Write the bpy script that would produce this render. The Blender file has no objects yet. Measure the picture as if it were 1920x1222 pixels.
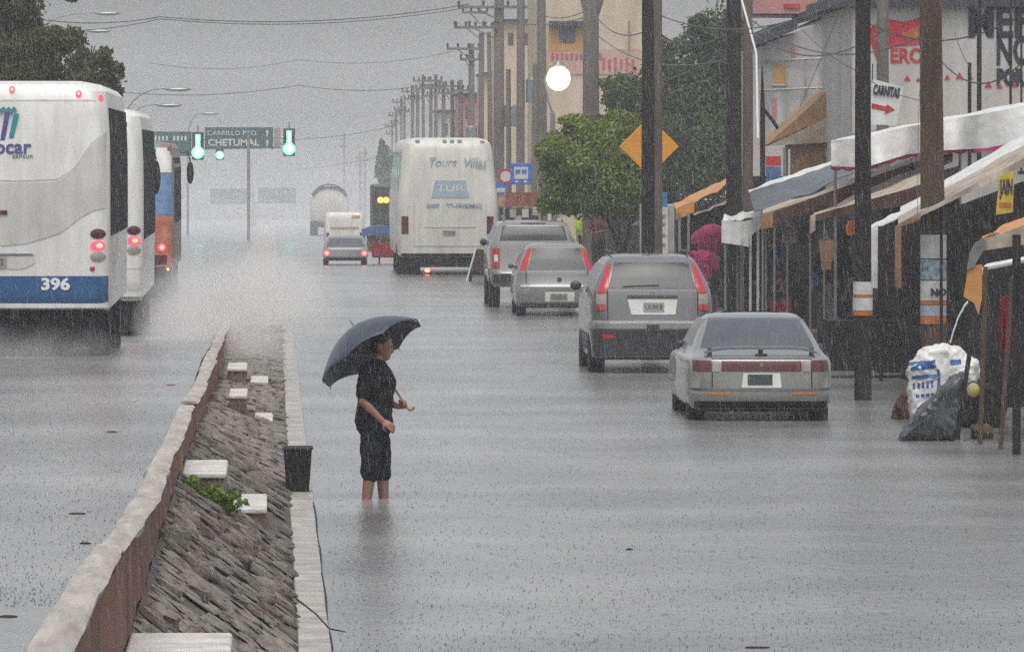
import bpy, math, random
import numpy as np
from mathutils import Vector, Matrix
R = math.radians
sin, cos, pi = math.sin, math.cos, math.pi
random.seed(7); rng = np.random.default_rng(7)
S = bpy.context.scene
COL = S.collection

# ------------------------------------------------------------------ camera, world, sun, exposure
FPX, VX, VY, H = 12000.0, 510.0, 290.0, 3.13       # long lens: focal length in photo pixels, vanishing point, eye height above the flood
cd = bpy.data.cameras.new('camera'); cam = bpy.data.objects.new('camera', cd); COL.objects.link(cam)
cd.sensor_width = 36.0; cd.lens = FPX / 1920 * 36.0
cd.shift_x = (960 - VX) / 1920; cd.shift_y = -(611 - VY) / 1920
cd.clip_start = 1.0; cd.clip_end = 9000
cam.location = (0, 0, H); cam.rotation_euler = (R(90), 0, 0)
S.camera = cam

w = bpy.data.worlds.new('World'); S.world = w; w.use_nodes = True
nt = w.node_tree; nt.nodes.clear()
sky = nt.nodes.new('ShaderNodeTexSky'); sky.sky_type = 'NISHITA'; sky.sun_disc = False
sky.sun_elevation = R(68); sky.sun_rotation = R(180); sky.air_density = 1.0; sky.dust_density = 4.0; sky.ozone_density = 1.0
hs = nt.nodes.new('ShaderNodeHueSaturation'); hs.inputs['Saturation'].default_value = 0.3
bg = nt.nodes.new('ShaderNodeBackground'); bg.inputs['Strength'].default_value = 0.15
wo = nt.nodes.new('ShaderNodeOutputWorld')
tcw = nt.nodes.new('ShaderNodeTexCoord'); sx = nt.nodes.new('ShaderNodeSeparateXYZ'); mz = nt.nodes.new('ShaderNodeMath'); mz.operation = 'MAXIMUM'; mz.inputs[1].default_value = .03
cx = nt.nodes.new('ShaderNodeCombineXYZ')           # the rain-white sky goes on below eye level, where the road falls away
nt.links.new(tcw.outputs['Generated'], sx.inputs[0]); nt.links.new(sx.outputs[0], cx.inputs[0]); nt.links.new(sx.outputs[1], cx.inputs[1]); nt.links.new(sx.outputs[2], mz.inputs[0]); nt.links.new(mz.outputs[0], cx.inputs[2]); nt.links.new(cx.outputs[0], sky.inputs[0])
nt.links.new(sky.outputs[0], hs.inputs['Color']); nt.links.new(hs.outputs[0], bg.inputs[0]); nt.links.new(bg.outputs[0], wo.inputs[0])
sd = bpy.data.lights.new('sun', 'SUN'); sd.energy = 0.9; sd.angle = R(40); sd.color = (1, .98, .95)
sun = bpy.data.objects.new('sun', sd); COL.objects.link(sun)
sun.rotation_euler = (R(22), 0, 0)
vs = S.view_settings; vs.view_transform = 'Standard'; vs.look = 'None'; vs.gamma = 1; vs.exposure = 0.43; vs.use_curve_mapping = False
cy = S.cycles
cy.max_bounces = 6; cy.diffuse_bounces = 2; cy.glossy_bounces = 3; cy.transmission_bounces = 4; cy.volume_bounces = 2; cy.transparent_max_bounces = 12
cy.use_denoising = False; cy.volume_max_steps = 256; cy.sample_clamp_indirect = 4.0
HAZE = 0.0006

# ------------------------------------------------------------------ helpers
def lerp(a, b, t): return a + (b - a) * t
def tab(y, T):
    if y <= T[0][0]: return T[0][1]
    for (a, u), (b, v) in zip(T, T[1:]):
        if y <= b: return lerp(u, v, (y - a) / (b - a))
    return T[-1][1]
def gz(Y): return 0.0 if Y < 170 else -0.0085 * (Y - 170)                      # the right carriageway's water level
LW = [(84, .45), (108, .08), (130, 0.0), (170, 0.0)]
def gl(Y): return tab(Y, LW) if Y < 170 else gz(Y)                             # the left carriageway's, a little higher near us
def P(x, y, Y): return Vector(((x - VX) * Y / FPX, Y, H - (y - VY) * Y / FPX))  # a point seen at photo pixel (x, y) standing Y metres away
def SC(Y): return FPX / Y

MATS = {}
def mat(name, col, rough=.6, metal=0., var=.12, scale=6., bump=0., bscale=None, emit=None, es=0., spec=.5, coat=0., tint=None, alpha=1., stretch=None, trans=0.):
    if name in MATS: return MATS[name]
    m = bpy.data.materials.new(name); m.use_nodes = True
    t = m.node_tree; b = t.nodes['Principled BSDF']
    if rough > .52 and spec == .5: spec = .14                  # matt, soaked-through surfaces
    b.inputs['Roughness'].default_value = rough; b.inputs['Metallic'].default_value = metal
    b.inputs['Specular IOR Level'].default_value = spec; b.inputs['Coat Weight'].default_value = coat
    b.inputs['Alpha'].default_value = alpha; b.inputs['Transmission Weight'].default_value = trans
    c = tuple(col) + (1,)
    tc = t.nodes.new('ShaderNodeTexCoord'); src = tc.outputs['Object']
    if stretch:
        mp = t.nodes.new('ShaderNodeMapping'); mp.inputs['Scale'].default_value = stretch
        t.links.new(src, mp.inputs[0]); src = mp.outputs[0]
    if var > 0:
        n = t.nodes.new('ShaderNodeTexNoise'); n.inputs['Scale'].default_value = scale; n.inputs['Detail'].default_value = 6; n.inputs['Roughness'].default_value = .65
        t.links.new(src, n.inputs['Vector'])
        rp = t.nodes.new('ShaderNodeValToRGB'); rp.color_ramp.elements[0].position = .32; rp.color_ramp.elements[1].position = .7
        d = tint or tuple(x * (1 - 2.2 * var) for x in col)
        rp.color_ramp.elements[0].color = tuple(max(0, x) for x in d) + (1,)
        rp.color_ramp.elements[1].color = tuple(min(1, x * (1 + .6 * var)) for x in col) + (1,)
        t.links.new(n.outputs['Fac'], rp.inputs[0]); t.links.new(rp.outputs[0], b.inputs['Base Color'])
    else:
        b.inputs['Base Color'].default_value = c
    if bump > 0:
        n2 = t.nodes.new('ShaderNodeTexNoise'); n2.inputs['Scale'].default_value = bscale or scale * 4; n2.inputs['Detail'].default_value = 5
        t.links.new(src, n2.inputs['Vector'])
        bp = t.nodes.new('ShaderNodeBump'); bp.inputs['Strength'].default_value = bump; bp.inputs['Distance'].default_value = .02
        t.links.new(n2.outputs['Fac'], bp.inputs['Height']); t.links.new(bp.outputs[0], b.inputs['Normal'])
    if emit:
        b.inputs['Emission Color'].default_value = tuple(emit) + (1,); b.inputs['Emission Strength'].default_value = es
    MATS[name] = m
    return m

class MB:
    def __init__(s): s.v = []; s.f = []
    def add(s, vs, fs):
        o = len(s.v); s.v += [tuple(p) for p in vs]; s.f += [tuple(i + o for i in q) for q in fs]; return s
    def box(s, c, d, rz=0, M=None):
        x, y, z = d[0] / 2, d[1] / 2, d[2] / 2
        vs = [Vector((a * x, b * y, e * z)) for e in (-1, 1) for a, b in ((-1, -1), (1, -1), (1, 1), (-1, 1))]
        if M is None: M = Matrix.Rotation(rz, 3, 'Z')
        return s.add([M @ p + Vector(c) for p in vs], [(3, 2, 1, 0), (4, 5, 6, 7), (0, 1, 5, 4), (1, 2, 6, 5), (2, 3, 7, 6), (3, 0, 4, 7)])
    def tube(s, pts, rad, n=8, cap=True):
        pts = [Vector(p) for p in pts]
        if not hasattr(rad, '__len__'): rad = [rad] * len(pts)
        rings = []; up = None
        for i, p in enumerate(pts):
            d = (pts[min(i + 1, len(pts) - 1)] - pts[max(i - 1, 0)])
            d = d.normalized() if d.length > 1e-9 else Vector((0, 0, 1))
            if up is None: up = Vector((0, 0, 1)) if abs(d.z) < .9 else Vector((1, 0, 0))
            a = d.cross(up).normalized(); b = a.cross(d).normalized(); up = b
            rings.append([p + (a * cos(2 * pi * k / n) + b * sin(2 * pi * k / n)) * rad[i] for k in range(n)])
        vs = [q for r in rings for q in r]
        fs = [(i * n + k, i * n + (k + 1) % n, (i + 1) * n + (k + 1) % n, (i + 1) * n + k) for i in range(len(pts) - 1) for k in range(n)]
        if cap: fs += [tuple(reversed(range(n))), tuple((len(pts) - 1) * n + k for k in range(n))]
        return s.add(vs, fs)
    def lathe(s, prof, axis='Z', c=(0, 0, 0), n=16):
        vs = []; c = Vector(c)
        for r, h in prof:
            for k in range(n):
                a = 2 * pi * k / n; u, v = r * cos(a), r * sin(a)
                vs.append(c + (Vector((u, v, h)) if axis == 'Z' else Vector((h, u, v)) if axis == 'X' else Vector((v, h, u))))
        m = len(prof)
        fs = [(i * n + k, i * n + (k + 1) % n, (i + 1) * n + (k + 1) % n, (i + 1) * n + k) for i in range(m - 1) for k in range(n)]
        fs += [tuple(reversed(range(n))), tuple((m - 1) * n + k for k in range(n))]
        return s.add(vs, fs)
    def ell(s, c, r, n=12, m=8, M=None):
        vs = []; c = Vector(c)
        for i in range(m + 1):
            t = pi * i / m
            for k in range(n):
                a = 2 * pi * k / n
                p = Vector((r[0] * sin(t) * cos(a), r[1] * sin(t) * sin(a), -r[2] * cos(t)))
                vs.append(c + (M @ p if M else p))
        return s.add(vs, [(i * n + k, i * n + (k + 1) % n, (i + 1) * n + (k + 1) % n, (i + 1) * n + k) for i in range(m) for k in range(n)])
    def grid(s, fn, nu, nv, thick=None):
        """slab: fn(u, v) -> outer point; thick: vector or None"""
        A = [Vector(fn(i / nu, j / nv)) for j in range(nv + 1) for i in range(nu + 1)]
        q = lambda i, j: j * (nu + 1) + i
        fs = [(q(i, j), q(i + 1, j), q(i + 1, j + 1), q(i, j + 1)) for j in range(nv) for i in range(nu)]
        if thick is None: return s.add(A, fs)
        t = Vector(thick); N = len(A)
        vs = A + [p + t for p in A]
        f2 = [tuple(reversed([i + N for i in f])) for f in fs]
        rim = [q(i, 0) for i in range(nu)] + [q(nu, j) for j in range(nv)] + [q(i, nv) for i in range(nu, 0, -1)] + [q(0, j) for j in range(nv, 0, -1)]
        f3 = [(rim[(k + 1) % len(rim)], rim[k], rim[k] + N, rim[(k + 1) % len(rim)] + N) for k in range(len(rim))]
        return s.add(vs, fs + f2 + f3)
    def prism(s, poly, d):
        """poly: 3-D points of a planar outline, d: extrusion"""
        n = len(poly); d = Vector(d); a = [Vector(p) for p in poly]
        return s.add(a + [p + d for p in a], [tuple(range(n)), tuple(reversed(range(n, 2 * n)))] + [((i + 1) % n, i, n + i, n + (i + 1) % n) for i in range(n)])
    def mesh(s, name, smooth=35):
        me = bpy.data.meshes.new(name); me.from_pydata(s.v, [], s.f); 
        if smooth:
            me.polygons.foreach_set('use_smooth', [True] * len(me.polygons)); me.set_sharp_from_angle(angle=R(smooth))
        me.update(); return me
    def build(s, name, m, parent=None, smooth=35, bevel=0., fixn=False, label=None, kind=None, loc=None):
        me = s.mesh(name, smooth); me.materials.append(m)
        if fixn:
            import bmesh
            b = bmesh.new(); b.from_mesh(me); bmesh.ops.recalc_face_normals(b, faces=b.faces); b.to_mesh(me); b.free()
        return link(name, me, parent, bevel, label, kind, loc)
def link(name, me, parent=None, bevel=0., label=None, kind=None, loc=None):
    o = bpy.data.objects.new(name, me); COL.objects.link(o)
    if parent: o.parent = parent
    if loc is not None: o.location = loc
    if bevel:
        b = o.modifiers.new('bevel', 'BEVEL'); b.width = bevel; b.segments = 2; b.limit_method = 'ANGLE'; b.angle_limit = R(40)
    if label: o['label'] = label
    if kind: o['kind'] = kind
    return o
def thing(name, label, cat, loc=(0, 0, 0), rz=0, group=None):
    o = bpy.data.objects.new(name, None); COL.objects.link(o); o.location = loc; o.rotation_euler = (0, 0, rz); o.empty_display_size = .2
    o['label'] = label; o['category'] = cat
    if group: o['group'] = group
    return o
def tag(o, label, cat, group=None):
    o['label'] = label; o['category'] = cat
    if group: o['group'] = group
    return o
def copy_tree(o, parent=None):
    c = o.copy(); COL.objects.link(c); c.parent = parent
    for ch in list(o.children): copy_tree(ch, c)
    return c
def baked(o, name):
    """mesh of o with its modifiers applied"""
    bpy.context.view_layer.update()
    dg = bpy.context.evaluated_depsgraph_get()
    me = bpy.data.meshes.new_from_object(o.evaluated_get(dg), depsgraph=dg); me.name = name
    return me
def remesh(mb, name, m, parent, vox, smooth=4, label=None, wr=0.):
    me = mb.mesh(name, 0); o = bpy.data.objects.new('tmp', me); COL.objects.link(o)
    r = o.modifiers.new('r', 'REMESH'); r.mode = 'VOXEL'; r.voxel_size = vox; r.use_smooth_shade = True
    if smooth:
        sm = o.modifiers.new('s', 'SMOOTH'); sm.iterations = smooth; sm.factor = .5
    me2 = baked(o, name); bpy.data.objects.remove(o); bpy.data.meshes.remove(me)
    if wr:
        from mathutils import noise
        nn = [v.normal.copy() for v in me2.vertices]
        for v, q_ in zip(me2.vertices, nn):
            c_ = v.co; a_ = noise.noise(Vector((c_.x * 9 + c_.z * 5, c_.y * 9 - c_.z * 4, c_.z * 7))) + .6 * noise.noise(Vector((c_.x * 22, c_.y * 22 + c_.z * 9, c_.z * 16 + 5)))
            v.co = c_ + q_ * (wr * a_)
        me2.update()
    me2.materials.clear(); me2.materials.append(m)
    return link(name, me2, parent, label=label)
def text(body, size, m, parent, loc, name='lettering', rot=(R(90), 0, 0), depth=.006, width=None, bold=0., shear=0., align='CENTER', xs=1.):
    cu = bpy.data.curves.new('t', 'FONT'); cu.body = body; cu.size = size; cu.extrude = depth; cu.offset = bold; cu.shear = shear
    cu.align_x = align; cu.align_y = 'CENTER'; cu.resolution_u = 3
    o = bpy.data.objects.new('t', cu); COL.objects.link(o)
    me = baked(o, name); bpy.data.objects.remove(o); bpy.data.curves.remove(cu)
    me.materials.clear(); me.materials.append(m)
    r = link(name, me, parent, loc=loc); r.rotation_euler = rot
    if width:
        xs = width / max(1e-6, max(v.co.x for v in me.vertices) - min(v.co.x for v in me.vertices))
    r.scale = (xs, 1, 1)
    return r

# ------------------------------------------------------------------ materials
M_white = mat('white_paint', (.66, .66, .635), .36, var=.05, scale=3, coat=.2, tint=(.52, .50, .46), stretch=(1.5, 1.5, .25))
M_busgrey = mat('bus_panel_paint', (.52, .51, .475), .42, var=.05, scale=3, coat=.1, tint=(.40, .385, .35), stretch=(1.5, 1.5, .3))
M_cream = mat('cream_paint', (.54, .525, .475), .45, var=.06, scale=3, coat=.1, tint=(.41, .395, .345), stretch=(1.5, 1.5, .25))
M_blue = mat('blue_paint', (.010, .082, .20), .35, var=.1, coat=.3)
M_black = mat('black_rubber', (.018, .018, .019), .65, var=.2)
M_dark = mat('dark_underbody', (.02, .02, .02), .8, var=.2)
M_trim = mat('dark_trim', (.035, .035, .037), .5, var=.1)
M_glass = mat('tinted_glass', (.028, .030, .030), .15, var=0, spec=.3)
M_sideglass = mat('dull_side_glass', (.014, .014, .016), .6, var=.1, spec=.05)  # near-black and rough, with hardly any reflection
M_glass2 = mat('fogged_glass', (.07, .08, .088), .2, var=.1, scale=2, spec=.5)
M_silver = mat('silver_paint', (.235, .235, .22), .3, .35, var=.05, scale=3, coat=.5)
M_grey = mat('grey_paint', (.16, .162, .164), .33, .35, var=.05, scale=3, coat=.5)
M_grey2 = mat('pale_grey_paint', (.23, .23, .217), .33, .3, var=.05, scale=3, coat=.5)
M_red = mat('red_lens', (.42, .012, .016), .18, var=.06, scale=20, coat=.4)
M_redd = mat('dull_red_lens', (.075, .006, .008), .25, var=.1, scale=20, coat=.3)
M_amber = mat('amber_lens', (.40, .15, .03), .3, var=.1, scale=20)
M_lens = mat('grey_lens', (.30, .27, .25), .2, var=.1, scale=20)
M_redlit = mat('lit_red_lens', (.6, .02, .03), .3, var=0, emit=(1, .055, .10), es=1.5)
M_redhot = mat('lit_red_bulb', (.6, .1, .05), .3, var=0, emit=(1, .22, .16), es=2.6)
M_amberlit = mat('lit_amber_lens', (.7, .3, .02), .3, var=0, emit=(1, .22, .03), es=4.)
M_greenlit = mat('lit_green_lens', (.1, .7, .4), .3, var=0, emit=(.10, 1, .40), es=2.2)
M_greenhot = mat('lit_green_bulb', (.4, .8, .7), .3, var=0, emit=(.5, 1, .78), es=3.6)
M_lampglow = mat('lit_lamp_glass', (.9, .9, .85), .3, var=0, emit=(1, 1, .93), es=2.2)
M_plate = mat('number_plate', (.62, .62, .58), .4, var=.05)
M_platedark = mat('dark_number_plate', (.035, .05, .05), .4, var=.1)
M_print = mat('grey_print', (.10, .13, .15), .5, var=0)
M_printb = mat('blue_grey_print', (.24, .31, .34), .5, var=0)
M_teal = mat('teal_print', (.02, .22, .24), .5, var=0)
M_indigo = mat('indigo_print', (.06, .06, .22), .5, var=0)
M_conc = mat('wet_concrete', (.36, .34, .30), .45, var=.22, scale=3, bump=.4, bscale=40)
M_cap = mat('worn_white_concrete', (.38, .35, .305), .5, var=.28, scale=3.0, bump=.6, bscale=12, stretch=(3, .3, 3), tint=(.20, .17, .14))
M_step = mat('white_step_top', (.56, .54, .50), .5, var=.14, scale=4, bump=.4, bscale=30, tint=(.34, .32, .28))
M_wallred = mat('rust_red_wall', (.235, .105, .066), .6, var=.28, scale=3.2, bump=.8, bscale=7, stretch=(1, .5, .25), tint=(.06, .036, .027), spec=.15)
M_stone = mat('mossy_stone', (.195, .172, .146), .5, var=.3, scale=7, bump=.9, bscale=24, tint=(.09, .078, .062), spec=.3)
M_stone3 = mat('pale_stone', (.25, .225, .195), .5, var=.3, scale=7, bump=.9, bscale=24, tint=(.13, .115, .095), spec=.3)
M_stone2 = mat('brown_stone', (.155, .118, .09), .55, var=.3, scale=7, bump=.9, bscale=24, tint=(.06, .047, .036), spec=.3)
M_mortar = mat('dirty_mortar', (.105, .092, .076), .7, var=.25, scale=5, bump=.8, bscale=30, spec=.15)
M_polec = mat('grey_concrete_pole', (.16, .145, .125), .6, var=.18, scale=1.5, bump=.3, stretch=(1, 1, .2))
M_poled = mat('dark_wood_pole', (.028, .024, .022), .6, var=.25, scale=3, bump=.3, stretch=(1, 1, .15))
M_poleb = mat('brown_pole', (.10, .068, .045), .6, var=.25, scale=2, bump=.3, stretch=(1, 1, .15))
M_polec2 = mat('brown_grey_pole', (.125, .10, .082), .6, var=.2, scale=2, bump=.3, stretch=(1, 1, .2))
M_steel = mat('galvanised_steel', (.25, .26, .26), .4, .6, var=.12)
M_bark = mat('bark', (.05, .042, .034), .8, var=.25, scale=8, bump=.6)
M_paper = mat('pasted_paper', (.50, .50, .47), .6, var=.12, scale=9)
M_orange = mat('orange_print', (.42, .14, .035), .6, var=.15, scale=9)
M_canvas_w = mat('white_tarp', (.64, .64, .62), .45, var=.15, scale=3.5, bump=.5, bscale=5, tint=(.44, .435, .41))
M_canvas_b = mat('beige_canvas', (.42, .36, .29), .6, var=.18, scale=3, bump=.5, bscale=6, tint=(.22, .18, .14))
M_canvas_g = mat('grey_blue_tarp', (.075, .085, .10), .45, var=.2, scale=2, bump=.3, bscale=6)
M_canvas_br = mat('brown_canvas', (.085, .042, .028), .6, var=.2, scale=3, bump=.3)
M_canvas_o = mat('orange_tarp', (.52, .23, .05), .5, var=.15, scale=3, bump=.3, bscale=8)
M_tan = mat('tan_cloth', (.30, .17, .075), .6, var=.15, scale=3, bump=.3)
M_cloth_and_shade = mat('dark_cloth_and_shade', (.022, .02, .02), .7, var=.25, scale=2, bump=.4)  # dark goods, and the near-black put in for shade inside the stalls
M_pink = mat('magenta_cloth', (.27, .02, .085), .6, var=.2, scale=5)
M_redcloth = mat('red_cloth', (.26, .018, .03), .6, var=.2, scale=5)
M_skin = mat('skin', (.25, .125, .082), .5, var=.08, scale=6)
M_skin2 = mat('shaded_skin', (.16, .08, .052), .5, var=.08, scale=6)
M_hair = mat('black_hair', (.012, .010, .009), .5, var=.2, scale=30)
M_tee = mat('black_cotton', (.013, .013, .015), .75, var=.2, scale=12, bump=.5, bscale=9)
M_shorts = mat('black_shorts', (.012, .013, .018), .75, var=.2, scale=12, bump=.5, bscale=9)
M_umb = mat('navy_umbrella_cloth', (.032, .041, .060), .34, var=.12, scale=4, bump=.15)
M_wood = mat('varnished_wood', (.30, .15, .05), .4, var=.15, scale=12)
M_signgreen = mat('green_sign', (.012, .075, .075), .4, var=.08)
M_signtext = mat('sign_lettering', (.50, .55, .45), .5, var=0)
M_yellow = mat('yellow_sign', (.62, .26, .015), .45, var=.08, scale=4)
M_signblue = mat('blue_sign', (.02, .11, .42), .4, var=.1)
M_wallw = mat('whitewashed_wall', (.46, .445, .42), .7, var=.1, scale=1.6, bump=.3, tint=(.31, .295, .27), stretch=(1, 1, .3))
M_walltan = mat('tan_wall', (.50, .42, .31), .7, var=.15, scale=1.2, stretch=(1, 1, .3), tint=(.40, .32, .22))
M_wallpink = mat('pink_wall', (.45, .22, .19), .7, var=.12, scale=1)
M_wallor = mat('orange_wall', (.48, .27, .09), .7, var=.1, scale=1)
M_roofdk = mat('dark_roof_edge', (.045, .05, .058), .6, var=.2)
M_wallred2 = mat('faded_pink_letters', (.50, .10, .16), .7, var=.2)
M_redpaint = mat('red_sign_paint', (.48, .03, .04), .6, var=.2, scale=5)
M_blackpaint = mat('black_sign_paint', (.03, .03, .045), .6, var=.2, scale=5)
M_jeans2 = mat('dark_blue_cloth', (.02, .03, .05), .8, var=.3)
M_rust = mat('rust_brown_board', (.24, .085, .045), .7, var=.25, scale=4)

def leafmat(name, a, b):
    m = bpy.data.materials.new(name); m.use_nodes = True; t = m.node_tree; p = t.nodes['Principled BSDF']
    p.inputs['Roughness'].default_value = .5; p.inputs['Specular IOR Level'].default_value = .12
    n = t.nodes.new('ShaderNodeTexNoise'); n.inputs['Scale'].default_value = 1.8; n.inputs['Detail'].default_value = 4
    g = t.nodes.new('ShaderNodeNewGeometry'); mx = t.nodes.new('ShaderNodeMath'); mx.operation = 'MULTIPLY_ADD'
    mx.inputs[1].default_value = .7
    tc = t.nodes.new('ShaderNodeTexCoord'); t.links.new(tc.outputs['Object'], n.inputs['Vector'])
    t.links.new(g.outputs['Random Per Island'], mx.inputs[0]); sb = t.nodes.new('ShaderNodeMath'); sb.operation = 'SUBTRACT'; sb.inputs[1].default_value = .35
    t.links.new(n.outputs['Fac'], sb.inputs[0]); t.links.new(sb.outputs[0], mx.inputs[2])
    r = t.nodes.new('ShaderNodeValToRGB'); r.color_ramp.elements[0].color = a + (1,); r.color_ramp.elements[1].color = b + (1,)
    t.links.new(mx.outputs[0], r.inputs[0]); t.links.new(r.outputs[0], p.inputs['Base Color'])
    tr = t.nodes.new('ShaderNodeBsdfTranslucent'); t.links.new(r.outputs[0], tr.inputs[0])
    ms = t.nodes.new('ShaderNodeMixShader'); ms.inputs[0].default_value = .3
    t.links.new(p.outputs[0], ms.inputs[1]); t.links.new(tr.outputs[0], ms.inputs[2]); t.links.new(ms.outputs[0], t.nodes['Material Output'].inputs[0])
    return m
L_bright = leafmat('bright_leaf', (.055, .095, .012), (.25, .31, .05))
L_dark = leafmat('dark_leaf', (.03, .052, .02), (.085, .125, .045))
L_olive = leafmat('olive_leaf', (.03, .038, .013), (.11, .115, .04))
L_weed = leafmat('weed_leaf', (.05, .10, .01), (.16, .25, .03))

# ------------------------------------------------------------------ water, ground
def water_mat(name, base, tint):
    m = bpy.data.materials.new(name); m.use_nodes = True; t = m.node_tree; b = t.nodes['Principled BSDF']
    tc = t.nodes.new('ShaderNodeTexCoord')
    n0 = t.nodes.new('ShaderNodeTexNoise'); n0.inputs['Scale'].default_value = .3; n0.inputs['Detail'].default_value = 5
    r = t.nodes.new('ShaderNodeValToRGB'); r.color_ramp.elements[0].color = base + (1,); r.color_ramp.elements[1].color = tint + (1,)
    r.color_ramp.elements[0].position = .35; r.color_ramp.elements[1].position = .7
    t.links.new(tc.outputs['Object'], n0.inputs['Vector']); t.links.new(n0.outputs['Fac'], r.inputs[0]); t.links.new(r.outputs[0], b.inputs['Base Color'])
    b.inputs['IOR'].default_value = 1.33; b.inputs['Roughness'].default_value = .2
    mp = t.nodes.new('ShaderNodeMapping'); mp.inputs['Scale'].default_value = (1.0, .55, 1)
    t.links.new(tc.outputs['Object'], mp.inputs[0])
    h = None
    for sc, st, dist in ((1.1, .18, .05), (6.0, .42, .022), (24.0, .75, .008)):
        n = t.nodes.new('ShaderNodeTexNoise'); n.inputs['Scale'].default_value = sc; n.inputs['Detail'].default_value = 3
        t.links.new(mp.outputs[0], n.inputs['Vector'])
        bp = t.nodes.new('ShaderNodeBump'); bp.inputs['Strength'].default_value = st; bp.inputs['Distance'].default_value = dist
        t.links.new(n.outputs['Fac'], bp.inputs['Height'])
        if h: t.links.new(h.outputs[0], bp.inputs['Normal'])
        h = bp
    t.links.new(h.outputs[0], b.inputs['Normal'])
    return m
M_water = water_mat('flood_water', (.105, .106, .104), (.225, .22, .21))
M_ground = mat('muddy_ground', (.11, .095, .075), .9, var=.2)
YS = [-40, 20, 40, 60, 84, 96, 108, 120, 130, 150, 170, 400, 700, 1000]
mb = MB()
for (x0, x1, fn) in ((-.25, 260, gz), (-260, -.92, gl)):
    mb2 = MB()
    ps = [(x, y, fn(y)) for y in YS for x in (x0, x1)]
    mb2.add(ps, [(2 * i, 2 * i + 1, 2 * i + 3, 2 * i + 2) for i in range(len(YS) - 1)])
    mb2.build('water', M_water, smooth=0, kind='structure')
mb.add([(x, y, gz(y) - .45) for y in YS for x in (-300, 300)], [(2 * i, 2 * i + 1, 2 * i + 3, 2 * i + 2) for i in range(len(YS) - 1)])
mb.build('ground', M_ground, smooth=0, kind='structure')

# ------------------------------------------------------------------ median: wall, stone bank, kerb, steps
XW = -.72
ZT = [(18, 1.45), (22.3, 1.41), (26, 1.36), (31, 1.25), (40, 1.03), (56, .87), (65, .74), (91, .48), (112, .24)]
ZB = [(18, .80), (26, .76), (31, .74), (48, .70), (56, .61), (66, .44), (84, .13), (112, .05)]
def wob(y, k): return .5 * sin(y * 1.7 + k * 2.1) + .3 * sin(y * 4.1 + k) + .2 * sin(y * 9.3 + k * 3.7)
wall = thing('median_wall', 'long low rust red wall with worn white concrete cap dividing the flooded road', 'wall', (XW, 18, 0))
mb = MB(); ys = np.arange(18, 112.01, .5)
secs = []
for y in ys:
    zt = tab(y, ZT) - .07; zb = tab(y, ZB) - .35
    a = .012 * wob(y, 1)
    secs.append([(a, y - 18, zb), (a * 1.5 + .012 * wob(y, 5), y - 18, lerp(zb, zt, .55)), (a - .01, y - 18, zt), (-.135, y - 18, zt), (-.14, y - 18, zb - .4)])
n = 5
mb.add([p for s_ in secs for p in s_], [(i * n + k, i * n + (k + 1) % n, (i + 1) * n + (k + 1) % n, (i + 1) * n + k) for i in range(len(secs) - 1) for k in range(n)] + [(0, 1, 2, 3, 4), tuple((len(secs) - 1) * n + k for k in (4, 3, 2, 1, 0))])
mb.build('wall_body', M_wallred, wall, smooth=40, fixn=True)
edges = [18, 30.5, 43.6, 59.8, 79, 112]
for i, (a, b) in enumerate(zip(edges, edges[1:])):
    mb = MB(); yy = np.linspace(a + .012, b - .012, int((b - a) * 6)); dz = (.012, .0, -.022, .012, -.006)[i]; dx = (0, .008, -.012, .012, -.008)[i]
    P6 = []
    for y in yy:
        zt = tab(y, ZT) + dz + .008 * wob(y * .22, 2); zl = zt - .028 - .03 * max(0, wob(y * .35, 3)) - .006 * wob(y, 4); r = .018 + .016 * wob(y * .28, 7) + .005 * wob(y, 6) + dx; l = -.135 - .015 * wob(y * .2, 9) + dx
        P6.append([(r, y - 18, zl), (r + .004, y - 18, zt - .02), (r - .022, y - 18, zt), (l + .02, y - 18, zt + .004), (l, y - 18, zt - .025), (l, y - 18, zl)])
    n = 6
    mb.add([p for s_ in P6 for p in s_], [(j * n + k, j * n + (k + 1) % n, (j + 1) * n + (k + 1) % n, (j + 1) * n + k) for j in range(len(P6) - 1) for k in range(n)] + [tuple(range(6)), tuple((len(P6) - 1) * n + k for k in range(5, -1, -1))])
    mb.build('cap_slab', M_cap, wall, smooth=40, fixn=True)

from mathutils.noise import noise as mnoise
bank = MB(); nb = 20
def bankpt(t, y):
    z0, z1 = tab(y, ZB), .07
    return Vector((lerp(XW + .005, .16, t), y, lerp(z0, z1, t ** .9) + .012 * wob(y, t * 9) + .018 * mnoise(Vector((t * 5.0, y * 1.9, 3))) + .014 * mnoise(Vector((t * 14, y * 4.7, 9)))))
ys = np.arange(19, 113.01, .14)
bank.add([bankpt(t / nb, y) - Vector((0, 0, .03)) for y in ys for t in range(nb + 1)], [(j * (nb + 1) + k, j * (nb + 1) + k + 1, (j + 1) * (nb + 1) + k + 1, (j + 1) * (nb + 1) + k) for j in range(len(ys) - 1) for k in range(nb)])
bank_o = bank.build('embankment', M_mortar, kind='structure')
protos = []
for k in range(8):
    m1 = MB(); n, m = 8, 4; rr = random.Random(k)
    vs = []
    for i in range(m + 1):
        t = (pi / 2) * i / m
        for j in range(n):
            a = 2 * pi * j / n; rad = (cos(t) ** .45 if i < m else 0.12) * (1 + rr.uniform(-.2, .2))
            vs.append((rad * cos(a) * .5, rad * sin(a) * .5, sin(t) * (1 + rr.uniform(-.2, .2))))
    m1.add(vs, [(i * n + j, i * n + (j + 1) % n, (i + 1) * n + (j + 1) % n, (i + 1) * n + j) for i in range(m) for j in range(n)] + [tuple(m * n + j for j in range(n))])
    me = m1.mesh('stone', 50); me.materials.append((M_stone, M_stone2, M_stone, M_stone3)[k % 4]); protos.append((m1, me))
stones = []
y = 25.0
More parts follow.
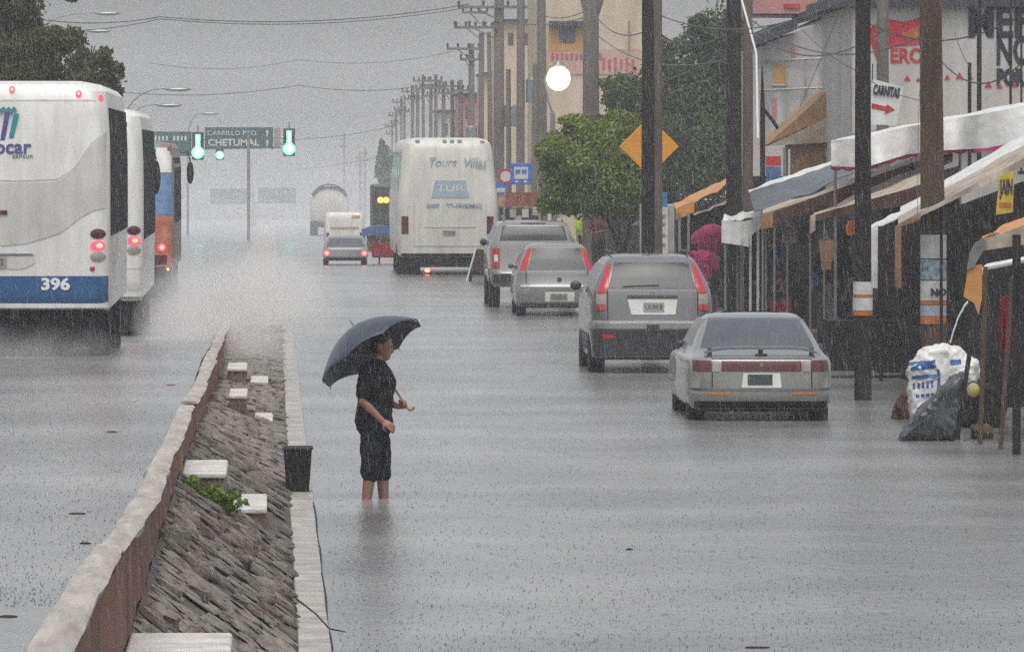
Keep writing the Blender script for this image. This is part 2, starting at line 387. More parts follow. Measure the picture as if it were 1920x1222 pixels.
STEPS = [(29.9, 32.3, -.73, -.20), (50.4, 52.7, -.73, -.04), (72.2, 74.4, -.5, 0.0), (84.6, 87.0, -.62, -.05)]
while y < 112:
    t = 0.03
    while t < .99:
        wd = random.uniform(.10, .21)
        yy = y + random.uniform(-.12, .12); xx = lerp(XW, .16, t)
        if xx + wd * .62 > .15: break
        if random.random() > .26 and not any(a - .1 < yy < b + .1 and c - .04 < xx < d + .04 for a, b, c, d in STEPS):
            stones.append((yy, t + wd * .5, wd * 1.12, random.uniform(.12, .34), min(.075, .014 * math.exp(random.gauss(.35, .65))), random.uniform(-1.5, 1.5), random.randrange(8)))
        t += wd * 1.04
    y += .24
slope = math.atan2(.6, .88)
def stoneM(st):
    yy, t, wx, wy, hz, rz, k = st
    p = bankpt(min(t, 1.0), yy); sl = math.atan2(tab(yy, ZB) - .07, .88)
    return Matrix.Translation(p - Vector((0, 0, .016))) @ Matrix.Rotation(sl, 4, 'Y') @ Matrix.Rotation(rz, 4, 'Z') @ Matrix.Diagonal((wx, wy, hz, 1))
rest = MB(); nvis = 0
for st in stones:
    if st[0] > 40.3 and nvis < 300:
        nvis += 1
        o = bpy.data.objects.new('stone', protos[st[6]][1]); COL.objects.link(o); o.parent = bank_o; o.matrix_local = stoneM(st)
    else:
        M4 = stoneM(st); rest.add([M4 @ Vector(p) for p in protos[st[6]][0].v], protos[st[6]][0].f)
rest.build('rubble_stone', M_stone, bank_o, smooth=50, kind='stuff')

mb = MB()     # low kerb along the foot of the bank
for a, b in zip(np.arange(21, 112, 3.0), np.arange(24, 115, 3.0)):
    j = random.uniform(-.006, .006)
    mb.box((.265 + j, (a + b) / 2, .0), (.21, 2.985, .11 + j))
mb.build('kerb', M_conc, bevel=.012, kind='structure')
mb = MB(); ys = [115, 130, 170, 400, 700]
for a, b in zip(ys, ys[1:]):
    mb.add([(-.9, a, gz(a) + .07), (.2, a, gz(a) + .07), (.2, b, gz(b) + .07), (-.9, b, gz(b) + .07), (-.9, a, gz(a) - .4), (.2, a, gz(a) - .4), (.2, b, gz(b) - .4), (-.9, b, gz(b) - .4)], [(0, 1, 2, 3), (1, 5, 6, 2), (0, 3, 7, 4), (0, 4, 5, 1), (3, 2, 6, 7)])
mb.build('median_strip', M_conc, kind='structure')

def stair(label, y0, y1, blocks):
    s_ = thing('median_steps', label, 'steps', (0, y0, 0), group='concrete steps set in the stone bank')
    for xa, xb, z in blocks:
        q_ = MB().box(((xa + xb) / 2, (y1 - y0) / 2, z - .22), (xb - xa - .02, y1 - y0 - .04, .34)).build('riser', M_stone2, s_, bevel=.015)  # block under the tread is coloured darker than its top
        MB().box(((xa + xb) / 2, (y1 - y0) / 2, z - .025), (xb - xa, y1 - y0, .05)).build('tread', M_step, s_, bevel=.015)
stair('wide whitish concrete step at the bottom edge of the picture beside the red wall', 29.9, 32.3, [(-.715, -.20, .72), (-.20, .08, .40)])
stair('two white concrete steps in the stone bank behind the green weed', 50.5, 52.6, [(-.715, -.36, .625), (-.335, -.04, .345)])
stair('pair of small pale steps in the bank just beyond the black bin', 72.3, 74.3, [(-.49, -.28, .42), (-.20, 0.01, .14)])
stair('farthest pair of pale steps, where the bank fades into the spray', 84.7, 86.9, [(-.60, -.33, .31), (-.29, -.05, .13)])

# weed on the bank
def leaf_cloud(cs, nl, size, blade=None, seed=1):
    """cs: [(centre, (rx, ry, rz), weight)]; leaf quads on and in the lumps"""
    g = np.random.default_rng(seed)
    wts = np.array([c[2] for c in cs], float); wts /= wts.sum()
    idx = g.choice(len(cs), nl, p=wts)
    C = np.array([tuple(c[0]) for c in cs])[idx]; Rr = np.array([c[1] for c in cs])[idx]
    d = g.normal(size=(nl, 3)); d /= np.linalg.norm(d, axis=1)[:, None]
    rad = g.uniform(.35, 1.0, nl) ** .45 * (1 + .12 * g.normal(size=nl))
    pos = C + d * Rr * rad[:, None]
    nrm = d + g.normal(size=(nl, 3)) * .8; nrm[:, 2] += .35; nrm /= np.linalg.norm(nrm, axis=1)[:, None]
    u = np.cross(nrm, g.normal(size=(nl, 3))); u /= np.linalg.norm(u, axis=1)[:, None]
    v = np.cross(nrm, u); sz = size * g.uniform(.55, 1.35, nl)[:, None]
    V = np.stack([pos - u * sz, pos + v * sz * .5, pos + u * sz, pos - v * sz * .5], 1).reshape(-1, 3)
    return V
def quads(V, name):
    nq = len(V) // 4; me = bpy.data.meshes.new(name)
    me.vertices.add(len(V)); me.vertices.foreach_set('co', V.astype(np.float32).ravel())
    me.loops.add(nq * 4); me.loops.foreach_set('vertex_index', np.arange(nq * 4, dtype=np.int32))
    me.polygons.add(nq); me.polygons.foreach_set('loop_start', np.arange(0, nq * 4, 4, dtype=np.int32)); me.polygons.foreach_set('loop_total', np.full(nq, 4, np.int32))
    me.update(calc_edges=True); return me
wp = bankpt(.22, 48.6)
weed = thing('leafy_weed', 'bright green leafy weed growing on the stone bank below the steps', 'plant', wp)
for k in range(16):
    a = random.uniform(0, 2 * pi); L = random.uniform(.1, .2)
    pts = [Vector((-.12 + .022 * k, 0, -.012 * k)), Vector((-.12 + .024 * k + cos(a) * L * .3, sin(a) * .1, L * .6 - .011 * k)), Vector((-.12 + .026 * k + cos(a) * L * .6, sin(a) * .2, L * .8 - .01 * k))]
    st = MB().tube(pts, [.005, .004, .002], 5).build('stem', L_weed, weed)
    me = quads(leaf_cloud([(pts[1], (.05, .06, .04), 1), (pts[2], (.055, .06, .035), 1)], 38, .030, seed=k), 'leaves'); me.materials.append(L_weed)
    link('leaves', me, weed)

# black bin on the kerb
b = thing('black_bin', 'black tapered plastic bin standing on the kerb left of the man', 'bin', (.235, 58.5, .055))
mb = MB(); q = lambda s_, z: [(-s_, -s_, z), (s_, -s_, z), (s_, s_, z), (-s_, s_, z)]
mb.add(q(.103, 0) + q(.130, .40) + q(.118, .40) + q(.094, .02), [(3, 2, 1, 0)] + [(i + 4 * l, (i + 1) % 4 + 4 * l, (i + 1) % 4 + 4 * l + 4, i + 4 * l + 4) for l in range(3) for i in range(4)] + [(12, 13, 14, 15)])
mb.build('tub', M_black, b, bevel=.006)
mb = MB()
for s_, d in (((0, -.134, .40), (.282, .014, .024)), ((0, .134, .40), (.282, .014, .024)), ((-.134, 0, .40), (.014, .254, .024)), ((.134, 0, .40), (.014, .254, .024))): mb.box(s_, d)
mb.build('rim', M_trim, b, bevel=.003)
tw = MB().tube([P(556, 1122, 37), P(592, 1150, 36), P(618, 1178, 35.2), P(648, 1184, 34.9)], [.006, .005, .005, .003], 6).build('twig', M_bark)
tag(tw, 'thin dark bent twig lying across the kerb near the bottom edge', 'twig')
cb = MB().tube([Vector((.372 + .006 * sin(i * 1.3), 34 + i, .045 + .01 * sin(i * 2.1))) for i in range(24)], .006, 6).build('cable', M_black)
tag(cb, 'thin dark cable lying along the water side of the kerb', 'cable')

# ------------------------------------------------------------------ vehicles
class Car:
    def __init__(s, L, nc=6, nx=8): s.L = L; s.nc = nc; s.nx = nx      # levels (z, half width, rear y, front y, corner radius, bow)
    def at(s, z):
        L = s.L
        if z <= L[0][0]: return L[0]
        for a, b in zip(L, L[1:]):
            if z <= b[0]:
                t = (z - a[0]) / max(1e-6, b[0] - a[0]); return tuple(lerp(p, q_, t) for p, q_ in zip(a, b))
        return L[-1]
    def rear(s, x, z):
        _, w_, r, f_, rc, bow = s.at(z); ax = min(abs(x), w_)
        y = r + bow * (ax / w_) ** 2
        e = ax - (w_ - rc)
        if e > 0: y += rc - math.sqrt(max(0, rc * rc - e * e))
        return y
    def ring(s, l):
        z, w_, r, f_, rc, bow = l; pts = []
        for i in range(s.nx + 1):                                  # rear edge, left to right
            x = lerp(-(w_ - rc), w_ - rc, i / s.nx); pts.append((x, r + bow * (x / w_) ** 2, z))
        for i in range(1, s.nc + 1):
            a = (pi / 2) * i / s.nc; x = w_ - rc + rc * sin(a); pts.append((x, r + bow * (x / w_) ** 2 + rc - rc * cos(a), z))
        rf = min(rc * 1.6, w_ * .8)
        for i in range(s.nc + 1):
            a = (pi / 2) * i / s.nc; pts.append((w_ - rf + rf * cos(a), f_ - rf + rf * sin(a), z))
        for i in range(s.nc + 1):
            a = (pi / 2) * i / s.nc; pts.append((-(w_ - rf) - rf * sin(a), f_ - rf + rf * cos(a), z))
        for i in range(s.nc, 0, -1):
            a = (pi / 2) * i / s.nc; x = w_ - rc + rc * sin(a); pts.append((-x, r + bow * (x / w_) ** 2 + rc - rc * cos(a), z))
        return pts
    def body(s, name, m, root, sub=True):
        mb = MB(); rings = [s.ring(l) for l in s.L]; n = len(rings[0])
        mb.add([p for r in rings for p in r], [(i * n + k, i * n + (k + 1) % n, (i + 1) * n + (k + 1) % n, (i + 1) * n + k) for i in range(len(rings) - 1) for k in range(n)] + [tuple(reversed(range(n))), tuple((len(rings) - 1) * n + k for k in range(n))])
        return mb.build(name, m, root, smooth=32)
    def patch(s, name, m, root, x0, x1, zlo, zhi, off=.008, thick=.03, nx=14, nz=6, x0t=None, x1t=None, bevel=0.):
        """plate lying on the rear surface; zlo/zhi numbers or functions of x"""
        A = zlo if callable(zlo) else (lambda x: zlo); B = zhi if callable(zhi) else (lambda x: zhi)
        x0t = x0 if x0t is None else x0t; x1t = x1 if x1t is None else x1t
        if x1 - x0 > 1.3: nx = 54
        def fn(u, v):
            x = lerp(lerp(x0, x1, u), lerp(x0t, x1t, u), v); z = lerp(A(x), B(x), v)
            return (x, s.rear(x, z) - off, z)
        return MB().grid(fn, nx, nz, (0, thick, 0)).build(name, m, root, smooth=40, bevel=bevel)
    def side(s, name, m, root, sd_, q4, off=.006, thick=.03, n=5):
        """q4: (y, z) bottom-rear, bottom-front, top-front, top-rear on the flank"""
        def fn(u, v):
            a = Vector(q4[0]).lerp(Vector(q4[1]), u); b = Vector(q4[3]).lerp(Vector(q4[2]), u); p = a.lerp(b, v)
            return (sd_ * (s.at(p.y)[1] + off), p.x, p.y)
        return MB().grid(fn, n, n, (-sd_ * thick, 0, 0)).build(name, m, root, smooth=40)
    def oval(s, name, m, root, x, z, rx, rz, off=.012, thick=.04, n=14):
        def fn(u, v):
            a = 2 * pi * u; k = v; X = x + rx * cos(a) * k; Z = z + rz * sin(a) * k
            return (X, s.rear(X, Z) - off - .012 * (1 - k * k), Z)
        mb = MB(); rings = [[Vector(fn(i / n, k)) for i in range(n)] for k in (1., .75, .4)]
        base = [p + Vector((0, thick, 0)) for p in rings[0]]
        al = [base] + rings; vs = [p for r in al for p in r]
        mb.add(vs, [(i * n + k, i * n + (k + 1) % n, (i + 1) * n + (k + 1) % n, (i + 1) * n + k) for i in range(3) for k in range(n)] + [tuple(3 * n + k for k in range(n))])
        return mb.build(name, m, root, smooth=50, fixn=True)
def wheel(root, x, y, z, r=.31, w_=.2, rim=True):
    t = MB().lathe([(r * .62, -w_ / 2), (r * .92, -w_ / 2), (r, -w_ * .33), (r, w_ * .33), (r * .92, w_ / 2), (r * .62, w_ / 2)], 'X', (x, y, z), 22).build('wheel', M_black, root, smooth=30)
    if rim:
        sg = 1 if x > 0 else -1
        MB().lathe([(r * .6, -.02), (r * .56, .03), (r * .3, .02), (r * .12, .035)], 'X', (x + sg * (w_ / 2 - .03), y, z), 16).build('rim', M_steel, t)
    return t
def mirror(root, x, y, z, m, sx=.1, sz=.075):
    o = MB().ell((x, y, z), (sx, .06, sz), 12, 8).build('wing_mirror', m, root, smooth=60)
def exhaust(root, x, z):
    MB().lathe([(.022, 0), (.026, .0), (.026, .3), (.02, .3)], 'Y', (x, .05, z), 10).build('exhaust_pipe', M_steel, root)
def plate(c, root, x, z, w_, h, m=M_plate, txt=None, off=.012):
    o = c.patch('number_plate', m, root, x - w_ / 2, x + w_ / 2, z - h / 2, z + h / 2, off=off, nx=4, nz=2)
    if txt: text(txt, h * .8, M_print, root, (x, c.rear(x, z) - off - .003, z), 'plate_lettering', width=w_ * .8)
    return o

# --- old silver saloon
car = thing('parked_car', 'old pale silver saloon with boot spoiler and full width red light band', 'car', (5.75, 75.1, 0))
c = Car([(.11, .74, .22, 4.15, .2, .05), (.15, .80, .08, 4.3, .26, .07), (.22, .838, .02, 4.36, .30, .09), (.30, .85, .0, 4.4, .32, .10), (.36, .85, .004, 4.4, .32, .10), (.385, .845, .04, 4.38, .30, .09),
         (.56, .85, .05, 4.36, .28, .08), (.68, .842, .062, 4.2, .28, .08), (.72, .828, .08, 4.0, .28, .08), (.742, .812, .105, 3.7, .27, .08), (.757, .795, .16, 3.3, .25, .07), (.80, .775, .60, 3.05, .2, .06), (.83, .757, .68, 2.98, .18, .06),
         (1.00, .685, .94, 2.7, .18, .07), (1.13, .615, 1.17, 2.45, .18, .08), (1.185, .575, 1.29, 2.33, .20, .09), (1.215, .53, 1.40, 2.22, .22, .09), (1.235, .46, 1.54, 2.1, .22, .08), (1.248, .33, 1.75, 1.95, .2, .05)])
c.body('body', M_silver, car)
c.patch('rear_window', M_glass2, car, -.675, .675, .845, 1.185, x0t=-.535, x1t=.535, nx=16, nz=10)
for sd_ in (-1, 1):
    c.side('side_window', M_glass, car, sd_, [(1.15, .85), (2.85, .85), (2.42, 1.17), (1.42, 1.17)])
    c.patch('tail_light', M_redd, car, *sorted((sd_ * .80, sd_ * .585)), .585, .715, off=.012, nx=6, bevel=.004)
    c.patch('reversing_light', M_lens, car, *sorted((sd_ * .575, sd_ * .49)), .585, .71, off=.011, nx=4)
    c.patch('bumper_marker', M_amber, car, *sorted((sd_ * .66, sd_ * .36)), .315, .35, off=.009, nx=6)
    mirror(car, sd_ * .78, 2.75, .84, M_trim, .05, .04)
    for yy in (.85, 3.4): wheel(car, sd_ * .73, yy, .16, .30, .19)
c.patch('light_band', M_redd, car, -.47, .47, .588, .71, off=.011, bevel=.004)
bd = MB().lathe([(.026, 0), (.026, .006), (.018, .01)], 'Y', (0, c.rear(0, .665) - .02, .665), 14).build('badge', M_steel, car)
c.patch('plate_surround', M_plate, car, -.235, .235, .395, .565, off=.010, x0t=-.215, x1t=.215, nx=6, nz=2)
plate(c, car, -.02, .49, .29, .125, M_platedark, off=.016)
c.patch('bumper_strip', M_trim, car, -.83, .83, .362, .388, off=.012, nx=24, nz=2)
c.patch('lower_valance', M_dark, car, -.78, .78, .115, .235, off=.006, nx=20, nz=3)
for sd_ in (-1, 1): c.patch('panel_gap', M_dark, car, sd_ * .585, sd_ * .585 + .012, .40, .58, off=.004, nx=1, nz=4)
c.patch('panel_gap', M_dark, car, -.585, .597, .725, .733, off=.004, nx=16, nz=1)
mb = MB().grid(lambda u, v: (lerp(-.66, .66, u), .14 + .17 * v + .05 * (2 * u - 1) ** 2, .868 - .055 * abs(2 * u - 1) ** 5 + .012 * v), 24, 3, (0, 0, -.028))
mb.build('spoiler', M_grey, car, smooth=40)
for x in (-.6, 0, .6): MB().box((x, .24, .80), (.05, .09, .11)).build('spoiler_strut', M_trim, car, bevel=.005)
MB().box((.01, .26, .772), (.14, .06, .03)).build('brake_light', M_trim, car, bevel=.005)

# --- grey sport utility car
car = thing('parked_car', 'grey tall estate car with red pillar lights parked behind the old saloon', 'car', (5.45, 91.6, 0))
c = Car([(.19, .80, .18, 4.2, .1, .05), (.23, .85, .04, 4.35, .2, .07), (.58, .88, .0, 4.42, .30, .09), (.63, .88, -.01, 4.42, .30, .09), (.72, .878, -.005, 4.42, .30, .09), (.755, .87, .06, 4.4, .26, .08),
         (.9, .87, .085, 4.3, .18, .06), (1.06, .865, .10, 4.15, .18, .06), (1.16, .855, .12, 3.5, .18, .06), (1.22, .835, .14, 3.3, .18, .06), (1.4, .755, .24, 2.95, .17, .07), (1.57, .665, .36, 2.6, .16, .08),
         (1.64, .61, .47, 2.4, .16, .08), (1.675, .54, .62, 2.2, .18, .08), (1.69, .40, .85, 2.0, .18, .05)])
c.body('body', M_grey, car)
c.patch('rear_window', M_glass, car, -.63, .63, 1.215, 1.585, x0t=-.53, x1t=.53, nx=16, nz=8)
for sd_ in (-1, 1):
    c.patch('tail_light', M_red, car, *(sorted((sd_ * .79, sd_ * .645)) if sd_ > 0 else (-.79, -.645)), 1.145, 1.565, off=.014, x0t=(.585 if sd_ > 0 else -.635), x1t=(.635 if sd_ > 0 else -.585), nx=5, nz=10, bevel=.004)
    c.patch('indicator_light', M_lens, car, *sorted((sd_ * .80, sd_ * .66)), .985, 1.135, off=.013, nx=5, bevel=.004)
    c.patch('reversing_light', M_red, car, *sorted((sd_ * .81, sd_ * .655)), .90, .975, off=.014, nx=5, bevel=.004)
    c.patch('reflector', M_redd if sd_ > 0 else M_red, car, *sorted((sd_ * .72, sd_ * .55)), .505, .56, off=.010, nx=5)
    c.side('side_window', M_glass, car, sd_, [(.6, 1.24), (3.15, 1.24), (2.65, 1.55), (.75, 1.55)])
    c.side('side_cladding', M_trim, car, sd_, [(1.25, .3), (3.0, .3), (3.0, .55), (1.25, .55)])
    mirror(car, sd_ * .96, 3.0, 1.20, M_trim, .085, .07)
    for yy in (.85, 3.45): wheel(car, sd_ * .77, yy, .24, .355, .22)
    MB().tube([(sd_ * .56, .7, 1.71), (sd_ * .57, .8, 1.735), (sd_ * .55, 2.1, 1.735), (sd_ * .53, 2.25, 1.70)], .016, 8).build('roof_rail', M_trim, car)
c.patch('bumper_top', M_grey2, car, -.84, .84, .64, .755, off=.012, nx=20, nz=3)
c.patch('lower_bumper', M_trim, car, -.85, .85, .24, .62, off=.006, nx=20, nz=5)
c.patch('plate_recess', M_plate, car, -.30, .33, .84, 1.065, off=.008, x0t=-.36, x1t=.36, nx=10, nz=3)
plate(c, car, .02, .945, .30, .135, M_lens, 'UUM 8', off=.014)
c.patch('tailgate_handle', M_trim, car, -.36, .36, 1.075, 1.115, off=.022, nx=10, nz=2)
MB().lathe([(.035, 0), (.03, .008)], 'Y', (0, c.rear(0, 1.13) - .022, 1.13), 14).build('badge', M_steel, car)
c.patch('tow_cover', M_trim, car, -.09, .09, .60, .70, off=.02, nx=4, nz=2)
for sd_ in (-1, 1): c.patch('panel_gap', M_dark, car, sd_ * .645, sd_ * .645 + .012, .77, 1.2, off=.004, nx=1, nz=6)
exhaust(car, .5, .22)
MB().tube([(-.42, c.rear(-.42, 1.24) - .02, 1.245), (.1, c.rear(.1, 1.26) - .025, 1.265)], .008, 6).build('rear_wiper', M_trim, car)
MB().tube([(0, 1.1, 1.68), (0, 1.0, 1.86)], .006, 6).build('aerial', M_trim, car)

# --- small hatchback
car = thing('parked_car', 'small pale grey hatchback with slim red lights beside its rear window', 'car', (5.52, 124.0, 0))
c = Car([(.16, .68, .15, 3.5, .2, .06), (.2, .74, .04, 3.6, .28, .08), (.40, .785, .0, 3.65, .32, .09), (.56, .785, .0, 3.65, .32, .09), (.62, .775, .05, 3.6, .28, .08), (.8, .762, .075, 3.4, .26, .07), (.88, .745, .09, 3.0, .22, .06),
         (1.1, .665, .2, 2.6, .15, .07), (1.31, .575, .33, 2.3, .15, .08), (1.375, .52, .45, 2.1, .15, .08), (1.41, .40, .7, 1.9, .15, .05)])
c.body('body', M_grey2, car)
c.patch('rear_window', M_glass, car, -.565, .565, .90, 1.315, x0t=-.465, x1t=.465, nx=14, nz=8)
for sd_ in (-1, 1):
    a, b, at_, bt = (.59, .74, .48, .56) if sd_ > 0 else (-.74, -.59, -.56, -.48)
    c.patch('tail_light', M_red, car, a, b, .90, 1.31, off=.014, x0t=at_, x1t=bt, nx=4, nz=8, bevel=.003)
    c.side('side_window', M_glass, car, sd_, [(.5, .9), (2.6, .9), (2.25, 1.28), (.6, 1.28)])
    mirror(car, sd_ * .80, 2.5, .93, M_trim, .06, .05)
    for yy in (.65, 2.95): wheel(car, sd_ * .67, yy, .17, .28, .17)
    c.patch('reflector', M_lens, car, *sorted((sd_ * .68, sd_ * .58)), .56, .64, off=.01, nx=4)
c.patch('plate_recess', M_plate, car, -.23, .34, .285, .47, off=.008, nx=8, nz=2)
plate(c, car, .04, .375, .33, .13, M_lens, 'YHD 4', off=.014)
c.patch('lower_bumper', M_trim, car, -.72, .72, .17, .255, off=.008, nx=14, nz=2)
MB().lathe([(.045, 0), (.03, .008)], 'Y', (.05, c.rear(.05, .71) - .015, .71), 14).build('badge', M_trim, car)
for sd_ in (-1, 1): c.patch('panel_gap', M_dark, car, sd_ * .60, sd_ * .60 + .012, .62, .89, off=.004, nx=1, nz=4)
c.patch('bumper_strip', M_plate, car, -.70, .70, .575, .60, off=.012, nx=16, nz=2)

# --- pickup-like wagon behind the hatchback
car = thing('parked_car', 'silver high wagon with roof rails, farthest in the row of parked cars', 'car', (5.36, 131.0, 0))
c = Car([(.42, .80, .12, 4.3, .1, .04), (.5, .86, .03, 4.4, .2, .06), (.7, .885, 0, 4.5, .22, .06), (.78, .88, .05, 4.5, .2, .05), (1.2, .885, .07, 4.4, .18, .05), (1.34, .86, .09, 3.6, .18, .05), (1.5, .79, .15, 3.1, .16, .06), (1.68, .72, .25, 2.8, .16, .06), (1.74, .66, .36, 2.6, .16, .06), (1.77, .5, .6, 2.3, .16, .04)])
c.body('body', M_silver, car)
c.patch('rear_window', M_glass, car, -.70, .70, 1.37, 1.69, x0t=-.62, x1t=.62, nx=14, nz=6)
c.patch('brake_light', M_redd, car, -.25, .25, 1.71, 1.745, off=.012, nx=6, nz=2)
for sd_ in (-1, 1):
    c.patch('tail_light', M_red, car, *sorted((sd_ * .85, sd_ * .70)), .80, 1.22, off=.014, nx=5, bevel=.005)
    c.patch('indicator_light', M_plate, car, *sorted((sd_ * .81, sd_ * .73)), .94, 1.08, off=.02, nx=4, nz=2)
    c.side('side_window', M_glass, car, sd_, [(.5, 1.37), (3.3, 1.37), (2.85, 1.66), (.6, 1.66)])
    c.side('wheel_arch', M_trim, car, sd_, [(.45, .44), (1.5, .44), (1.35, .78), (.6, .78)])
    MB().tube([(sd_ * .60, .5, 1.77), (sd_ * .60, .6, 1.85), (sd_ * .58, 2.3, 1.85), (sd_ * .56, 2.4, 1.78)], .018, 8).build('roof_rail', M_steel, car)
    mirror(car, sd_ * .93, 3.2, 1.3, M_trim, .07, .08)
    for yy in (.95, 3.6): wheel(car, sd_ * .78, yy, .27, .36, .22)
c.patch('bumper', M_trim, car, -.84, .84, .50, .68, off=.03, nx=16, nz=3)
plate(c, car, 0, .92, .33, .14, M_plate, 'YGT 71', off=.012)

# --- white coach
co = thing('coach', 'tall cream touring coach seen from behind on the right lane', 'bus', (4.57, 166.5, 0))
c = Car([(.46, 1.22, .12, 12, .15, .05), (.52, 1.27, .03, 12, .22, .06), (.9, 1.30, 0, 12, .25, .08), (1.6, 1.305, 0, 12, .25, .08), (2.1, 1.30, .02, 12, .25, .09), (2.25, 1.27, .04, 12, .25, .09), (2.9, 1.21, .10, 12, .28, .10), (3.25, 1.17, .16, 11.9, .3, .1), (3.42, 1.12, .22, 11.8, .3, .1), (3.52, 1.02, .34, 11.6, .32, .1), (3.57, .8, .6, 11.3, .3, .05)], nx=12)
c.body('body', M_cream, co)
px = lambda x: (x - 839) / 72.
pz = lambda y: (515 - y) / 72.
c.patch('rear_window', M_printb, co, px(808), px(880), pz(371), pz(338), x0t=px(816), x1t=px(872), off=.01, nx=8)
text('TUR', .22, M_plate, co, (px(844), c.rear(0, pz(352)) - .014, pz(353)), 'window_lettering', width=.7)
text('Tours  Villas', .36, M_printb, co, (px(857), c.rear(.3, pz(305)) - .012, pz(305)), 'lettering', width=1.5, bold=.0, shear=.25)
text('560   TURISMO', .12, M_printb, co, (px(852), c.rear(.2, pz(385)) - .012, pz(385)), 'lettering', width=1.45, bold=.005)
c.patch('engine_cover_seam', M_busgrey, co, px(775), px(912), pz(461), pz(458), off=.012, nx=14, nz=1)
c.patch('engine_cover_seam', M_busgrey, co, px(775), px(777), pz(458), pz(380), off=.012, nx=1, nz=8)
c.patch('engine_cover_seam', M_busgrey, co, px(910), px(912), pz(458), pz(380), off=.012, nx=1, nz=8)
c.patch('engine_cover_seam', M_busgrey, co, px(795), px(892), pz(426), pz(423), off=.012, nx=10, nz=1)
for sd_ in (-1, 1):
    c.patch('tail_light', M_redd, co, *sorted((sd_ * 1.20, sd_ * 1.02)), pz(438), pz(405), off=.014, nx=5, bevel=.006)
    c.side('side_windows', M_glass, co, sd_, [(.7, 2.2), (11.5, 2.2), (11.4, 3.2), (.8, 3.2)])
    MB().box((sd_ * .95, .5, .22), (.5, .03, .46)).build('mud_flap', M_black, co)
    for yy in (3.2, 9.2): wheel(co, sd_ * 1.08, yy, .36, .5, .3)
    wheel(co, sd_ * 1.05, 2.0, .36, .5, .5)
for x in (783, 834, 848, 862, 905):
    c.patch('marker_lamp', M_print, co, px(x) - .055, px(x) + .055, pz(268), pz(261), off=.02, nx=2, nz=2, bevel=.004)
plate(c, co, px(842), pz(436), .34, .14, M_lens, '738', off=.016)
c.patch('lower_bumper', M_dark, co, -1.2, 1.2, .47, .56, off=.01, nx=16, nz=2)
MB().box((0, 3, .35), (2.1, 5.5, .3)).build('chassis', M_dark, co)
for x, z, m in ((803, 508, M_amberlit), (815, 499, M_redlit)):
    MB().ell((px(x), 1.2, max(.1, pz(z))), (.075, .05, .055), 10, 6).build('light_from_ahead', M_redhot if m is M_amberlit else m, co)  # glowing blobs added for lights of a car ahead showing underneath

# --- three city buses on the left carriageway
def bus(name, label, X, Y, z, hw, L, roof, maker, mir=None):
    b = thing(name, label, 'bus', (X, Y, z))
    c = Car([(.60, hw - .05, .12, L, .15, .03), (.66, hw, .02, L, .2, .04), (1.1, hw + .005, 0, L, .22, .05), (2.3, hw + .005, .0, L, .22, .05), (2.9, hw, .03, L, .24, .06), (roof - .35, hw - .025, .07, L, .26, .07), (roof - .14, hw - .05, .12, L - .1, .28, .08), (roof - .05, hw - .13, .2, L - .2, .3, .08), (roof, hw - .4, .45, L - .5, .3, .05)], nx=14)
    maker(b, c)
    for sd_ in (-1, 1):
        for k, yy in enumerate(np.arange(.5, L - 1.4, 1.65)):
            c.side('side_window', M_sideglass, b, sd_, [(yy, 1.62), (yy + 1.6, 1.62), (yy + 1.6, roof - .36), (yy, roof - .36)], n=3, off=.012)
        for yy in (2.6, L - 2.2): wheel(b, sd_ * (hw - .2), yy, .32, .48, .3)
        MB().box((sd_ * (hw - .32), 1.3, .30), (.55, .03, .62)).build('mud_flap', M_black, b)
    MB().box((0, L / 2, .42), (hw * 2 - .3, L - 1.2, .4)).build('chassis', M_dark, b)
    MB().box((0, .22, .34), (hw * 2 - .12, .03, .56)).build('underside_shade', M_black, b)  # black panel added for the shade under the tail
    if mir:
        mx_, mz_, mh_ = mir
        MB().tube([(hw - .1, L + .02, mz_ + mh_ + .2), (mx_ - .05, L + .12, mz_ + mh_ + .22), (mx_, L + .12, mz_ + mh_)], .02, 6).build('mirror_arm', M_trim, b)
        MB().ell((mx_, L + .12, mz_), (.085, .07, mh_), 10, 8).build('wing_mirror', M_black, b, smooth=60)
    return b, c
def lights3(b, c, x, zs, rx=.105, rz=.068, mats=None):
    for sd_ in (-1, 1):
        for z, m in zip(zs, mats):
            c.oval('tail_light' if m is not M_lens else 'reversing_light', m, b, sd_ * x, z, rx, rz)
            if m is M_redlit: c.oval('light_bulb', M_redhot, b, sd_ * x + .02, z, rx * .42, rz * .5, off=.03)
